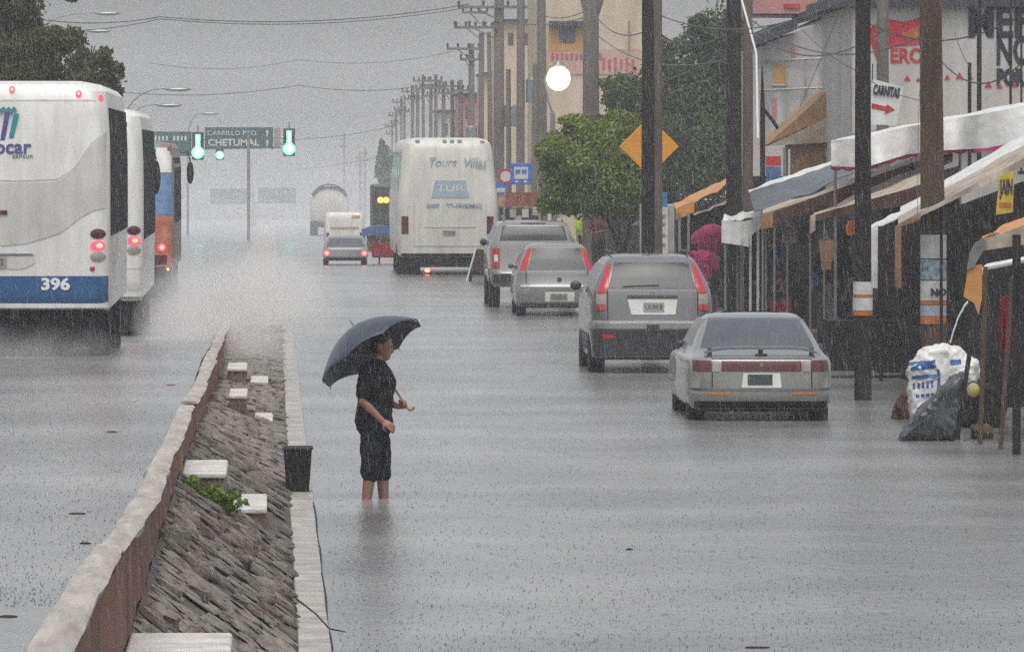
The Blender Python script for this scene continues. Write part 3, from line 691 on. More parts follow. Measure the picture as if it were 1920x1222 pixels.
def make1(b, c):
    c.body('body', M_white, b)
    X = lambda p: (p - 205) / 140 + 1.275
    Z = lambda p: (664 - p) / 140
    ARC = [(-1.2, Z(385)), (-.95, Z(400)), (-.6, Z(434)), (-.2, Z(452)), (X(0), Z(456)), (X(49), Z(451)), (X(113), Z(432)), (X(150), Z(403)), (X(175), Z(389)), (X(200), Z(385))]
    lo = lambda x: tab(x, ARC)
    TOPS = [(-1.2, Z(240)), (-1.0, Z(270)), (-.85, Z(316)), (-.6, Z(334)), (0, Z(338)), (X(108), Z(335)), (X(142), Z(312)), (X(165), Z(275)), (X(200), Z(240))]
    hi = lambda x: tab(x, TOPS)
    c.patch('engine_cover', M_busgrey, b, -1.19, 1.235, lo, hi, off=.010, nx=44, nz=10)
    c.patch('upper_panel', M_white, b, -1.15, 1.15, lambda x: hi(x) + .03, Z(186), off=.009, nx=44, nz=8)
    c.patch('blue_band', M_blue, b, -1.262, 1.262, Z(575), Z(512), off=.010, nx=30, nz=4)
    c.patch('roof_seam', M_busgrey, b, -1.1, 1.1, Z(184), Z(181), off=.006, nx=24, nz=1)
    c.patch('lower_bumper', M_black, b, -1.24, 1.24, Z(582), Z(576), off=.016, nx=24, nz=2)
    text('396', .215, mat('pale_print', (.62, .66, .66), .5, var=0), b, ((X(77) + X(131)) / 2, c.rear(.5, Z(528)) - .016, Z(528)), 'fleet_number', width=.385, bold=.008)
    lights3(b, c, 1.125, (Z(433), Z(455), Z(476)), mats=(M_redd, M_redlit, M_lens))
    for sd_ in (-1, 1): c.oval('reflector', M_red, b, sd_ * 1.05, Z(498), .035, .035)
    c.patch('brake_light', M_redd, b, -.42, X(14), Z(397), Z(389), off=.03, nx=6, nz=2)
    c.patch('plate_recess', M_busgrey, b, -.52, X(66), lambda x: Z(499) + .11 * max(0, (x - X(35)) / .25) ** 2, Z(470), off=.010, nx=14, nz=3)
    plate(c, b, (-.45 + X(13)) / 2, Z(486), .35, .15, M_lens, 'A 62', off=.02)
    c.patch('plate_lamp', M_print, b, -.52, X(62), Z(474), Z(470), off=.016, nx=8, nz=1)
    for x in (22, 147): 
        c.oval('marker_lamp', M_redlit, b, X(x), Z(162 if x < 50 else 170), .04, .045, off=.02)
        c.oval('marker_bulb', M_redhot, b, X(x), Z(162 if x < 50 else 170), .018, .02, off=.04)
    c.oval('marker_lamp', M_redlit, b, 1.16, Z(178), .035, .045, off=.01)
    # logo: three slanting strokes joined by an arch, then the name
    y0 = c.rear(0, 3.0) - .02
    def stroke(xa, za, xb, zb, wd, m):
        MB().prism([(xa - wd, y0, za), (xa + wd, y0, za), (xb + wd, y0, zb), (xb - wd, y0, zb)], (0, .02, 0)).build('logo_stroke', m, b)
    stroke(X(-18), Z(256), X(-8), Z(208), .03, M_teal); stroke(X(5), Z(258), X(14), Z(205), .032, M_indigo); stroke(X(21), Z(254), X(31), Z(208), .034, M_teal)
    MB().grid(lambda u, v: (X(lerp(-8, 31, u)), y0, Z(205) + .055 * sin(pi * min(1, max(0, abs(2 * ((u * 2) % 1) - 1) * -1 + 1))) * .7 + lerp(-.02, .035, v)), 20, 1, (0, .02, 0)).build('logo_arch', M_teal, b)
    t = text('Autocar', .27, M_indigo, b, (X(58), c.rear(0, Z(271)) - .016, Z(271)), 'lettering', bold=.006, align='RIGHT')
    text('cancun', .09, M_print, b, (X(62), c.rear(0, Z(286)) - .016, Z(287)), 'lettering', align='RIGHT', xs=1.1)
bus('city_bus', 'large white city bus with a blue band and 396 on its tail', -2.18 - 1.275, 85.7, gl(86), 1.275, 10.6, 3.70, make1)
def make2(b, c):
    c.body('body', M_white, b)
    X = lambda p: (p - 268) / 112 + 1.275
    Z = lambda p: (631 - p) / 112
    c.patch('rear_window', M_glass, b, -.95, X(238), Z(450), Z(230), off=.010, nx=16, nz=6)
    lights3(b, c, X(251), (Z(433), Z(452), Z(470)), .115, .078, mats=(M_redd, M_redlit, M_lens))
    c.oval('marker_lamp', M_redlit, b, X(218), Z(213), .06, .06, off=.05); c.oval('marker_bulb', M_redhot, b, X(218), Z(213), .03, .03, off=.07)
    c.patch('lower_panel', M_white, b, -1.25, 1.25, Z(565), Z(505), off=.012, nx=20, nz=3)
    c.patch('bumper_seam', M_busgrey, b, -1.25, 1.25, Z(506), Z(503), off=.014, nx=20, nz=1)
bus('city_bus', 'second white bus, half hidden behind the bus numbered 396', -2.16 - 1.275, 107.1, gl(107.1), 1.275, 10.6, 3.82, make2, (1.30, 2.62, .32))
M_bluebus = mat('sky_blue_panel', (.15, .27, .42), .4, var=.3, scale=3, tint=(.08, .15, .3))
M_orbus = mat('orange_advert', (.42, .18, .09), .5, var=.3, scale=4, tint=(.33, .06, .05))
def make3(b, c):
    c.body('body', mat('bronze_paint', (.20, .17, .15), .45, var=.15, scale=2), b)
    c.patch('upper_panel', M_white, b, -1.2, 1.2, 2.74, 3.28, off=.01, nx=16, nz=3)
    X = lambda p: (p - 325) / 84 + 1.25
    Z = lambda p: (553 - p) / 84
    c.patch('advert_panel', M_bluebus, b, -1.22, 1.22, Z(400), Z(325), off=.010, nx=16, nz=4)
    c.patch('advert_panel', M_orbus, b, -1.22, 1.22, Z(495), Z(401), off=.010, nx=16, nz=4)
    c.patch('blue_band', M_blue, b, -1.22, 1.22, Z(505), Z(497), off=.012, nx=16, nz=2)
    c.oval('logo_spot', M_teal, b, X(283), Z(280), .12, .16, off=.012)
    for sd_ in (-1, 1):
        c.oval('tail_light', M_redlit, b, sd_ * X(303), Z(460), .09, .085, off=.02); c.oval('light_bulb', M_redhot, b, sd_ * X(303), Z(460), .05, .045, off=.04)
        c.patch('light_cluster', M_redd, b, *sorted((sd_ * 1.1, sd_ * .82)), Z(492), Z(474), off=.014, nx=4, nz=2)
    c.patch('roof_lamp', M_rust, b, X(313), X(325) - .05, Z(283), Z(272), off=.012, nx=3, nz=2)
    c.oval('corner_lamp', M_amberlit, b, X(314), Z(500), .03, .03, off=.03)
bus('city_bus', 'third bus with blue and orange adverts on its tail, deep in spray', -2.14 - 1.25, 139.5, gl(139.5), 1.25, 11.5, 3.42, make3, (1.46, 2.70, .27))

# --- small van with white back, farther down
Y = 193.5; z = gz(Y)
v = thing('low_car', 'low grey car with two lit red lamps in the mist left of the coach', 'car', ((648 - VX) / SC(Y), Y, z))
c = Car([(.12, .60, .1, 3.2, .15, .05), (.2, .67, .0, 3.3, .22, .07), (.46, .685, .02, 3.3, .22, .07), (.52, .67, .08, 3.0, .2, .06), (.78, .58, .38, 2.4, .2, .06), (.86, .50, .55, 2.2, .2, .06), (.88, .35, .8, 2.0, .2, .04)])
c.body('body', M_grey2, v)
c.patch('rear_window', M_glass2, v, -.58, .58, .54, .80, off=.014, x0t=-.48, x1t=.48)
for sd_ in (-1, 1):
    c.oval('tail_light', M_redlit, v, sd_ * .57, .35, .09, .09, off=.02); c.oval('light_bulb', M_redhot, v, sd_ * .57, .35, .055, .05, off=.04)
    for yy in (.6, 2.6): wheel(v, sd_ * .58, yy, .15, .26, .15)
c.patch('bumper', M_trim, v, -.60, .60, .14, .24, off=.02)
Y = 226.; z = gz(Y)
v = thing('pale_van', 'pale boxy van just ahead of the low grey car with lit red lamps', 'van', ((646 - VX) / SC(Y), Y, z))
c = Car([(.3, .64, .1, 3.2, .1, .04), (.4, .70, .0, 3.3, .12, .05), (1.3, .70, 0, 3.3, .12, .05), (1.48, .67, .05, 3.2, .12, .05), (1.56, .6, .12, 3.0, .12, .04)])
c.body('body', M_cream, v)
c.patch('rear_window', M_canvas_b, v, -.5, .5, .98, 1.06, off=.012); c.patch('red_mark', M_wallpink, v, .25, .55, 1.36, 1.46, off=.012)
for sd_ in (-1, 1):
    c.patch('tail_light', M_redd, v, *sorted((sd_ * .64, sd_ * .54)), .6, .85, off=.012)
    for yy in (.6, 2.7): wheel(v, sd_ * .58, yy, .2, .3, .16)
# --- vendor tricycle with blue roof
Y = 197.; z = gz(Y)
t = thing('vendor_tricycle', 'vendor tricycle with blue canopy and red tub left of the coach', 'tricycle', ((713 - VX) / SC(Y), Y, z))
mb = MB().grid(lambda u, v_: (lerp(-.56, .56, u), lerp(0, 1.3, v_), 1.06 + .12 * sin(pi * u)), 10, 4, (0, 0, -.24)); mb.build('canopy', mat('blue_canopy', (.06, .12, .30), .5, var=.2), t)
for x in (-.47, .47):
    for y in (.06, 1.22): MB().tube([(x, y, .3), (x, y, 1.08)], .02, 6).build('post', M_steel, t)
mb = MB().box((.12, .6, .42), (.72, 1.1, .46)); mb.build('tub', M_redcloth, t, bevel=.03)
MB().box((-.30, .4, .62), (.22, .5, .5)).build('crate', mat('brown_crate', (.22, .11, .06), .7), t, bevel=.01)
for x in (-.5, .5): wheel(t, x, .4, .2, .26, .05, rim=False)
wheel(t, 0, 1.9, .2, .26, .05, rim=False)
MB().tube([(0, 1.2, .5), (0, 1.7, .7), (0, 1.9, .2)], .02, 6).build('frame', M_steel, t)
# --- dark lorry with amber lamps
Y = 262.; z = gz(Y)
l = thing('dark_lorry', 'dark lorry with bright amber lamps ahead of the coach', 'truck', (5.25, Y, z))
c = Car([(.5, 1.1, .05, 6, .1, .02), (.6, 1.15, 0, 6, .1, .02), (2.6, 1.15, 0, 6, .1, .02), (2.68, 1.1, .05, 5.9, .1, .02)])
c.body('cargo_box', mat('dark_green_paint', (.035, .05, .03), .5, var=.2), l)
for k in range(4): c.patch('slat', M_trim, l, -1.1, 1.1, .8 + .45 * k, .86 + .45 * k, off=.03, nx=4, nz=1)
for x in (-.81, -.58):
    c.oval('amber_lamp', M_amberlit, l, x, 2.05, .125, .125, off=.05)
for sd_ in (-1, 1): wheel(l, sd_ * .9, 1.2, .38, .48, .4)
MB().box((0, 3, .45), (1.6, 5, .3)).build('chassis', M_dark, l)
# --- far tanker
Y = 414.; z = gz(Y)
l = thing('tanker_truck', 'pale round backed tanker truck far off in the rain', 'truck', ((618 - VX) / SC(Y), Y, z))
c = Car([(.8, 1.15, .1, 6.4, .2, .05), (1.0, 1.24, 0, 6.5, .3, .08), (2.3, 1.24, 0, 6.5, .35, .08), (2.75, 1.08, .08, 6.4, .4, .08), (3.0, .85, .2, 6.3, .4, .06), (3.1, .5, .4, 6.0, .3, .03)])
c.body('tank', M_cream, l)
MB().grid(lambda u, v_: (1.32 * cos(lerp(.17, .83, u) * pi), lerp(-.05, 6.5, v_), 2.0 + 1.30 * sin(lerp(.17, .83, u) * pi)), 20, 3, (0, 0, -.10)).build('roof_cover', mat('slate_blue_cover', (.07, .09, .13), .5), l)
MB().box((0, 3, .7), (2.3, 6.2, .35)).build('chassis', M_dark, l)
for sd_ in (-1, 1):
    for yy in (.9, 2.1): wheel(l, sd_ * 1.0, yy, .4, .5, .5)
    MB().box((sd_ * .95, -.02, .85), (.22, .05, .14)).build('tail_light', M_redd, l)
MB().box((0, 7.6, 1.5), (2.3, 1.9, 2.2)).build('cab', M_cream, l, bevel=.08)
# --- handcart beside the coach
Y = 158.
hc = thing('handcart', 'dark loaded handcart with a slanting pale edge beside the coach', 'cart', ((900 - VX) / SC(Y), Y, 0))
mb = MB().add([(-.20, 0, .22), (.30, 0, .12), (.42, 0, .74), (-.08, 0, .80), (-.20, 1.2, .22), (.30, 1.2, .12), (.42, 1.2, .74), (-.08, 1.2, .80)], [(0, 1, 2, 3), (7, 6, 5, 4), (0, 4, 5, 1), (1, 5, 6, 2), (2, 6, 7, 3), (3, 7, 4, 0)])
mb.build('load', mat('brown_sacking', (.06, .045, .035), .8, var=.3), hc, bevel=.04)
MB().tube([(-.33, -.03, .02), (-.10, -.03, .83)], .022, 6).build('handle_pole', M_plate, hc)
for x in (-.22, .3): wheel(hc, x, .6, .13, .22, .06, rim=False)

# ------------------------------------------------------------------ gantries with signals
def arrow(m, parent, x, y, z, s, dirz=1):
    MB().prism([(x - s * .18, y, z - s * dirz), (x + s * .18, y, z - s * dirz), (x + s * .18, y, z), (x + s * .5, y, z), (x, y, z + s * dirz), (x - s * .5, y, z), (x - s * .18, y, z)], (0, .03, 0)).build('arrow', m, parent, smooth=0, fixn=True)
Y = 352.; g = thing('sign_gantry', 'overhead gantry with two large green road signs naming CHETUMAL across the road', 'road sign', P(466, 448, Y))
s = SC(Y); o0 = g.location
def G(x, y, dy=0): return Vector(((x - 466) / s, dy, (448 - y) / s))
MB().tube([G(466, 452), G(466, 246)], .09, 10).build('post', M_steel, g)
for yy in (262, 280): MB().tube([G(272, yy, .25), G(552, yy - 4, .25)], .07, 6).build('beam', M_steel, g)
for xx in range(280, 552, 22): MB().tube([G(xx, 262, .25), G(xx + 11, 280, .25)], .03, 5).build('brace', M_steel, g)
def slab(name, m, par, G_, x0, x1, y0, y1, th=.08, dy=0.):
    return MB().prism([G_(x0, y1, dy), G_(x1, y1, dy), G_(x1, y0, dy), G_(x0, y0, dy)], (0, th, 0)).build(name, m, par, smooth=0, fixn=True)
r_ = slab('sign_panel', M_signgreen, g, G, 384, 512, 239, 278)
text('CARRILLO PTO.', .36, M_signtext, r_, G(436, 250, -.02), depth=.01, width=94 / s)
text('CHETUMAL', .52, M_signtext, r_, G(438, 268, -.02), depth=.01, width=96 / s, bold=.012)
arrow(M_signtext, r_, *G(501, 249, -.03), .20); arrow(M_signtext, r_, *G(501, 268, -.03), .20)
slab('end_panel', M_conc, g, G, 514, 526, 240, 277, dy=.05)
l_ = slab('sign_panel', M_signgreen, g, G, 272, 359, 247, 293)
for i in range(9):
    if i != 4: slab('faded_letter', M_signtext, l_, G, 290 + i * 7, 293.5 + i * 7, 255, 264, .03, -.04)
def signal(x, y, Y, label, big=True):
    s_ = SC(Y); t = thing('traffic_signal', label, 'traffic light', P(x, y, Y))
    k = 1 / s_
    if big:
        MB().box((0, .15, 22 * k), (22 * k, .25, 52 * k)).build('housing', M_black, t, bevel=.03)
        MB().lathe([(11.5 * k, 0), (11 * k, -.04), (6 * k, -.08)], 'Y', (0, .02, 10 * k), 20).build('lens', M_greenlit, t, fixn=True)
        MB().lathe([(7.5 * k, -.05), (7 * k, -.10), (4 * k, -.13)], 'Y', (0, .02, 10 * k), 18).build('bulb', M_greenhot, t, fixn=True)
        MB().box((0, -.02, 29 * k), (9 * k, .07, 30 * k)).build('green_streak', M_greenlit, t, bevel=.05)  # glowing bars shaped as the smeared streak above the green light
        MB().box((0, -.05, 29 * k), (3.6 * k, .07, 26 * k)).build('streak_core', M_greenhot, t, bevel=.03)
        for zz in (22, 36): MB().lathe([(10 * k, .0), (10 * k, -.12), (9 * k, -.12), (9 * k, .0)], 'Y', (0, .03, zz * k), 16).build('visor', M_black, t)
        MB().tube([(0, .2, 48 * k), (0, .2, 60 * k)], .05, 6).build('bracket', M_steel, t)
    else:
        MB().box((0, .15, 4 * k), (15 * k, .25, 26 * k)).build('housing', M_signgreen, t, bevel=.03)
        MB().lathe([(7.5 * k, 0), (7 * k, -.04), (3 * k, -.08)], 'Y', (0, .02, 0), 16).build('lens', M_greenlit, t, fixn=True)
        MB().lathe([(5 * k, -.05), (4.5 * k, -.10), (2 * k, -.12)], 'Y', (0, .02, 0), 16).build('bulb', M_greenhot, t, fixn=True)
signal(371, 296, 351, 'lit green signal hanging between the two green gantry signs')
signal(542, 289, 351, 'lit green signal at the right end of the gantry')
signal(412, 291, 353, 'small round lit green lamp below the larger gantry sign', False)
Y = 640.; g2 = thing('sign_gantry', 'far T shaped gantry with two plain grey green boards, almost lost in the rain', 'road sign', P(474, 432, Y)); s2 = SC(Y)
def G2(x, y, dy=0): return Vector(((x - 474) / s2, dy, (432 - y) / s2))
MB().tube([G2(474, 434), G2(473, 386), G2(469, 300)], [.42, .36, .12], 10).build('post', M_conc, g2)
slab('sign_board', M_signgreen, g2, G2, 394, 469, 354, 383, .15, -.5); slab('sign_board', M_signgreen, g2, G2, 484, 555, 352, 381, .15, -.5)
MB().tube([G2(394, 368, .2), G2(555, 366, .2)], .1, 6).build('beam', M_steel, g2)

# street lamps with curved arms over the left road
def lamp(xb, ytop, xe, Y, label, lit=False):
    t = thing('street_lamp', label, 'street lamp', Vector(((xb - VX) * Y / FPX, Y, gz(Y))))
    s_ = SC(Y); zt = H - (ytop - VY) / s_ - gz(Y); dx = (xe - xb) / s_
    MB().tube([(0, 0, 0), (0, 0, zt - 1.6)] + [(dx * (1 - cos(a)) * .8, 0, zt - 1.6 + 1.6 * sin(a)) for a in np.linspace(.2, pi / 2, 7)] + [(dx, 0, zt + .02)], [.08, .06] + [.035] * 8, 8).build('pole', M_steel, t)
    MB().ell((dx + .28, 0, zt - .04), (.62, .16, .10), 12, 6).build('lamp_head', M_steel, t)
lamp(233, 166, 322, 290, 'street lamp whose curved arm rises above the second bus')
lamp(226, 196, 306, 300, 'street lamp with arm showing just right of the roof of bus 396')
lamp(352, 212, 384, 420, 'farther street lamp with arm over the left green sign')
lamp(60, 24, 190, 300, 'street lamp with arm sticking out of the tree at top left')
lamp(75, 57, 175, 320, 'street lamp with arm just below the highest one at top left')

# ------------------------------------------------------------------ utility poles and lines on the right
def pole(x, Y, ytop, wpx, m, label, ybase=None, arms=(), group=None, lean=0., xtop=None):
    s_ = SC(Y); z0 = gz(Y) - .1; zt = H - (ytop - VY) / s_
    t = thing('utility_pole', label, 'utility pole', ((x - VX) / s_, Y, z0), group=group)
    r = wpx / s_ / 2; dx = ((xtop or x) - x) / s_
    MB().tube([(0, 0, -.1), (dx * .5, 0, (zt - z0) * .5), (dx, 0, zt - z0)], [r * 1.06, r, r * .9], 14).build('shaft', m, t)
    for (yy, xl, xr) in arms:
        zz = H - (yy - VY) / s_ - z0
        a = MB().box((((xl + xr) / 2 - x) / s_, -r - .05, zz), ((xr - xl) / s_, .10, .11)).build('crossarm', m, t)
        nI = 4
        for i in range(nI):
            xx = (lerp(xl + 2, xr - 2, i / (nI - 1)) - x) / s_
            MB().lathe([(.03, .05), (.06, .1), (.04, .14), (.07, .19), (.03, .26)], 'Z', (xx, -r - .05, zz), 8).build('insulator', M_trim, a)
        MB().tube([((xl - x) / s_ * .6, -r - .02, zz), (0, -r, zz - .5)], .02, 5).build('brace', m, t)
    return t
def box_on(t, c, d, m, name='transformer_box'): MB().lathe([(d[0] / 2, -d[2] / 2), (d[0] / 2, d[2] / 2), (d[0] / 3, d[2] / 2 + .08)], 'Z', c, 14).build(name, m, t)
pole(1618, 81.7, -60, 31, M_poled, 'near black pole with a taped poster band, right of the silver saloon', arms=())
p2 = pole(1752, 84.5, -80, 45, M_poleb, 'thick brown pole with pasted bills standing behind the white sack', xtop=1744)
p3 = pole(1215, 106, -60, 25, M_poled, 'black pole in front of the yellow diamond sign')
pole(1234, 110, -60, 16, M_polec2, 'brownish pole right behind the black one at the diamond sign')
pole(1376, 113, -60, 30, M_poled, 'black pole behind the boxy white awning')
pole(1402, 117, -60, 20, M_polec2, 'brown pole close against the black one behind the boxy white awning')
pole(1108, 176, -30, 32, M_polec, 'grey pole with a forked top above the round green tree')
f_ = bpy.data.objects['utility_pole.006'] if 'utility_pole.006' in bpy.data.objects else None
for xa in (1094, 1127):
    mb = MB().tube([P(1107 + (xa - 1107) * .3, 40, 176) - f_.location, P(xa, -5, 176) - f_.location], .10, 8); mb.build('fork_arm', M_polec, f_)
pole(1655, 122, -40, 24, M_polec, 'short grey pole end in front of the red painted wall emblem')
fp = [(1018, 205, -30, 18), (1000, 222, 120, 11), (975, 224, -30, 16), (955, 236, 130, 10), (935, 250, -10, 20), (921, 262, 60, 9), (901, 276, 62, 11), (884, 288, 82, 12)]
LABP = ['grey utility pole just left of the dazzling lamp, taller than the frame', 'thin grey pole topping out at lamp height, second left of the dazzling lamp', 'grey utility pole third left of the dazzling lamp, taller than the frame', 'thin short topped pole between two tall poles above the kiosk', 'thickest pole of the crowded row, carrying two crossarms near its top', 'slim pole right beside the thickest pole of the crowded row', 'pole with two crossarms at its top left of the thickest pole', 'leftmost pole of the crowded row, its crossarms lower than the others']
for i, (x, Y, yt, wp_) in enumerate(fp):
    arms = []
    if i in (4,): arms = [(14, 858, 1000), (52, 851, 935)]
    if i == 6: arms = [(52, 853, 912), (24, 866, 915)]
    if i == 7: arms = [(92, 837, 900), (112, 862, 900)]
    tp_ = pole(x, Y, yt, wp_, M_polec, LABP[i], arms=arms, xtop=x + (-3, 4, 2, -2, 1, -4, 2, 0)[i], group='utility poles in the crowded row above the coach')
    if i in (2, 4, 6): box_on(tp_, (0.45 if i != 6 else -.4, -.1, 6.4 - .25 * i), (.5, .5, .8), M_steel)
fp = [(866, 300, 150, 9), (848, 318, 150, 8), (830, 340, 155, 8), (818, 352, 140, 7), (807, 368, 160, 7), (795, 385, 140, 6), (783, 400, 165, 7), (772, 422, 160, 7), (759, 450, 190, 5), (752, 470, 180, 5), (744, 500, 205, 5), (735, 540, 225, 4), (684, 700, 276, 5), (676, 740, 285, 5), (645, 820, 250, 4)]
for i, (x, Y, yt, wp_) in enumerate(fp):
    hw_ = 900 / Y * 9
    arms = [(yt + 12, x - hw_, x + hw_ * .5), (yt + 26, x - hw_ * .8, x + hw_ * .6)] if i % 2 == 1 or i > 9 else [(yt + 20, x - hw_ * .7, x + hw_ * .5)]
    pole(x, Y, yt, wp_, M_polec, 'slim utility pole fading into the rain left of the crowded row of poles', arms=arms, xtop=x + (i * 7 % 5 - 2) * 90 / Y * 4, group='far utility poles fading into the rain')
def line(pts, label, r=.016, sag=.4, m=M_trim):
    out = []
    for a, b in zip(pts, pts[1:]):
        for i in range(12):
            t = i / 12; p = a.lerp(b, t); p.z -= sag * 4 * t * (1 - t); out.append(p)
    out.append(pts[-1])
    return tag(MB().tube(out, r * .6, 5).build('power_line', m), label, 'power line')
line([P(-40, 12, 230), P(300, 32, 240), P(880, 8, 250)], 'highest power line sweeping across the grey sky', .03)
line([P(-60, 40, 230), P(300, 36, 240), P(880, 14, 250)], 'second power line just under the highest one', .025)
line([P(180, 168, 330), P(560, 160, 340), P(838, 152, 350)], 'pale power line crossing the middle of the sky', .03)
line([P(280, 118, 330), P(560, 112, 340), P(850, 96, 350)], 'faint power line above the middle one', .02)
line([P(540, 262, 420), P(740, 236, 430)], 'power line running right from above the green signal', .03, .2)
line([P(552, 318, 480), P(742, 286, 480)], 'lower faint power line right of the gantry', .03, .2)
line([P(1240, 110, 108), P(1380, 60, 100), P(1600, 10, 82)], 'black cable looping between the diamond sign pole and the taped pole', .012, .15)
line([P(1240, 150, 130), P(1420, 40, 112)], 'thin cable sloping up to the boxy white awning pole', .012, .2)
line([P(1385, -20, 112), P(1418, 100, 111), P(1421, 260, 110)], 'pale cable running down beside the boxy white awning poles', .03, 0, M_plate)
line([P(1490, 40, 100), P(1600, 130, 95), P(1735, 190, 86)], 'cable slanting down to the thick brown pole', .010, .08)
line([P(1730, 40, 84), P(1722, 230, 83), P(1720, 420, 82.5)], 'thin guy wire hanging left of the thick brown pole', .006, 0)
line([P(1500, 200, 105), P(1575, 20, 103)], 'thin wire slanting up in front of the white buildings', .008, .03)
line([P(1790, 60, 90), P(1815, 120, 90), P(1825, 150, 90)], 'thin wire curling over the lettered wall', .008, .05)
wl_ = random.Random(5)
for k_, (a, b2, lab) in enumerate((((1240, 30, 110), (1625, -20, 84), 'upper slack cable from the diamond sign poles to the taped pole'), ((1230, 60, 112), (1405, 20, 116), 'short slack cable between the two pairs of dark poles'), ((1410, 60, 116), (1660, 55, 100), 'cable crossing the white house to the short grey pole'), ((1400, 30, 114), (1745, 60, 86), 'long cable drooping across the white house to the thick brown pole'), ((1110, 20, 176), (1236, 45, 112), 'cable from the forked pole to the diamond sign poles'), ((1112, 60, 176), (1385, 105, 114), 'low cable in front of the dark green tree'), ((1020, 30, 206), (1108, 15, 176), 'cable from the crowded row to the forked pole'), ((1620, 40, 84), (1930, 20, 80), 'cable passing above the big black letters'), ((1760, 110, 86), (1960, 60, 80), 'thin cable crossing the big black letters'), ((905, 24, 278), (1110, 30, 178), 'upper wire strung along the crowded row'))):
    line([P(*a), P(*b2)], lab, .012 * (a[2] + b2[2]) / 200 + .006, wl_.uniform(.15, .5))
# pasted bills on the two near poles
def band(x, y0, y1, Y, wpx, m, par_loc, parent, name='pasted_bill', a0=-.05, a1=pi + .05):
    s_ = SC(Y); r = wpx / s_ / 2 + .012; c = P(x, (y0 + y1) / 2, Y) - par_loc; hh = (y1 - y0) / s_ / 2
    mb = MB().grid(lambda u, v: (c.x - r * cos(lerp(a0, a1, u)), c.y - r * sin(lerp(a0, a1, u)), c.z - hh + 2 * hh * v), 10, 1, (0, .006, 0))
    return mb.build(name, m, parent)
q_ = bpy.data.objects['utility_pole']; L0 = q_.location
for y0, y1, m in ((528, 552, M_paper), (553, 557, M_orange), (558, 582, M_paper), (583, 591, M_orange)): band(1618, y0, y1, 81.7, 33, m, L0, q_)
L0 = p2.location
for y0, y1, m in ((440, 484, M_paper), (486, 524, mat('blue_bill', (.30, .38, .42), .6, var=.35, scale=16)), (526, 563, M_paper), (564, 571, M_orange), (572, 592, mat('lilac_bill', (.36, .38, .46), .6, var=.2, scale=9)), (593, 607, M_orange)): band(1750, y0, y1, 84.5, 46, m, L0, p2, a0=.1, a1=pi - .05)
text('NO', .13, M_blackpaint, p2, P(1757, 548, 84.5) - L0 + Vector((0, -.185, 0)), 'bill_lettering', bold=.006)
# poles / rods standing on the roofs in front of the lettered wall
for x, y0, y1, Y, wpx, lab in ((1836, -20, 185, 107, 9, 'thickest black rod crossing the big letters'), (1818, 118, 190, 108, 7, 'short black rod left of the big letters'), (1895, -20, 178, 109, 5, 'thin rod crossing the last big letters'), (1915, 0, 176, 109, 4, 'thinnest rod at the right edge of the lettered wall')):
    t = thing('roof_rod', lab, 'rod', P(x, y1 + 150, Y)); a, b2 = P(x, y0, Y) - t.location, Vector((0, 0, 0))
    MB().tube([b2, a], wpx / SC(Y) / 2, 8).build('rod', M_poled, t)
    MB().box((0, 0, .02), (.12, .12, .06)).build('foot', M_poled, t)
t = thing('street_rod', 'thin dark steel post with brace behind the awnings, left of the white house', 'post', P(1430, 560, 113))
MB().tube([(0, 0, -.4), P(1430, 205, 113) - t.location, P(1429, 125, 113) - t.location], [.05, .045, .012], 8).build('rod', M_poled, t)
MB().tube([P(1432, 205, 113) - t.location, P(1450, 228, 113) - t.location, P(1459, 242, 113) - t.location], .035, 6).build('brace', M_poled, t)

# ------------------------------------------------------------------ signs on the right
Y = 112; s_ = SC(Y); t = thing('diamond_sign', 'yellow diamond warning sign behind the black pole', 'road sign', P(1217, 275, Y)); h = 56 / s_
MB().prism([(-h, 0, 0), (0, 0, -h), (h, 0, 0), (0, 0, h)], (0, .02, 0)).build('panel', M_yellow, t, smooth=0, bevel=.02, fixn=True)
MB().tube([(0, .05, -3.3), (0, .05, h * .8)], .03, 8).build('post', M_steel, t)
Y = 200; s_ = SC(Y); t = thing('bus_stop_sign', 'square blue bus stop sign with white bus symbol', 'road sign', P(977, 326, Y)); h = 20 / s_
MB().box((0, 0, 0), (2 * h, .03, 2 * h)).build('panel', M_signblue, t, bevel=.01)
MB().box((0, -.02, .02), (1.3 * h, .012, 1.15 * h)).build('bus_symbol', M_paper, t, bevel=.02)
for x in (-.3, .3): MB().box((x * h, -.028, .2 * h), (.45 * h, .01, .4 * h)).build('symbol_window', M_signblue, t)
for x in (-.4, .4): MB().box((x * h, -.02, -.72 * h), (.3 * h, .012, .2 * h)).build('symbol_wheel', M_paper, t)
MB().tube([(.05, .05, -3.4), (.05, .05, h)], .03, 8).build('post', M_steel, t)
Y = 204; t = thing('round_sign', 'small round red rimmed sign partly behind the blue bus stop sign', 'road sign', P(948, 331, Y)); 
MB().lathe([(.24, 0), (.24, -.02)], 'Y', (0, 0, 0), 22).build('red_rim', M_redpaint, t, fixn=True); MB().lathe([(.17, -.022), (.17, -.03)], 'Y', (0, 0, 0), 22).build('white_disc', M_paper, t, fixn=True)
MB().tube([(0, .04, -3.2), (0, .04, .2)], .025, 8).build('post', M_steel, t)
t = thing('blue_board', 'small blue and white board left of the round sign', 'sign', P(938, 352, 206)); MB().box((0, 0, 0), (.42, .03, .36)).build('panel', M_signblue, t); MB().box((.03, -.02, -.08), (.3, .012, .14)).build('white_field', M_paper, t); MB().tube([(0, .03, -3), (0, .03, 0)], .025, 6).build('post', M_steel, t)
t = thing('notice_pillar', 'pale concrete pillar with white bills and a blue notice, right of the round tree', 'pillar', P(1233, 600, 116)); s_ = SC(116); L0 = t.location
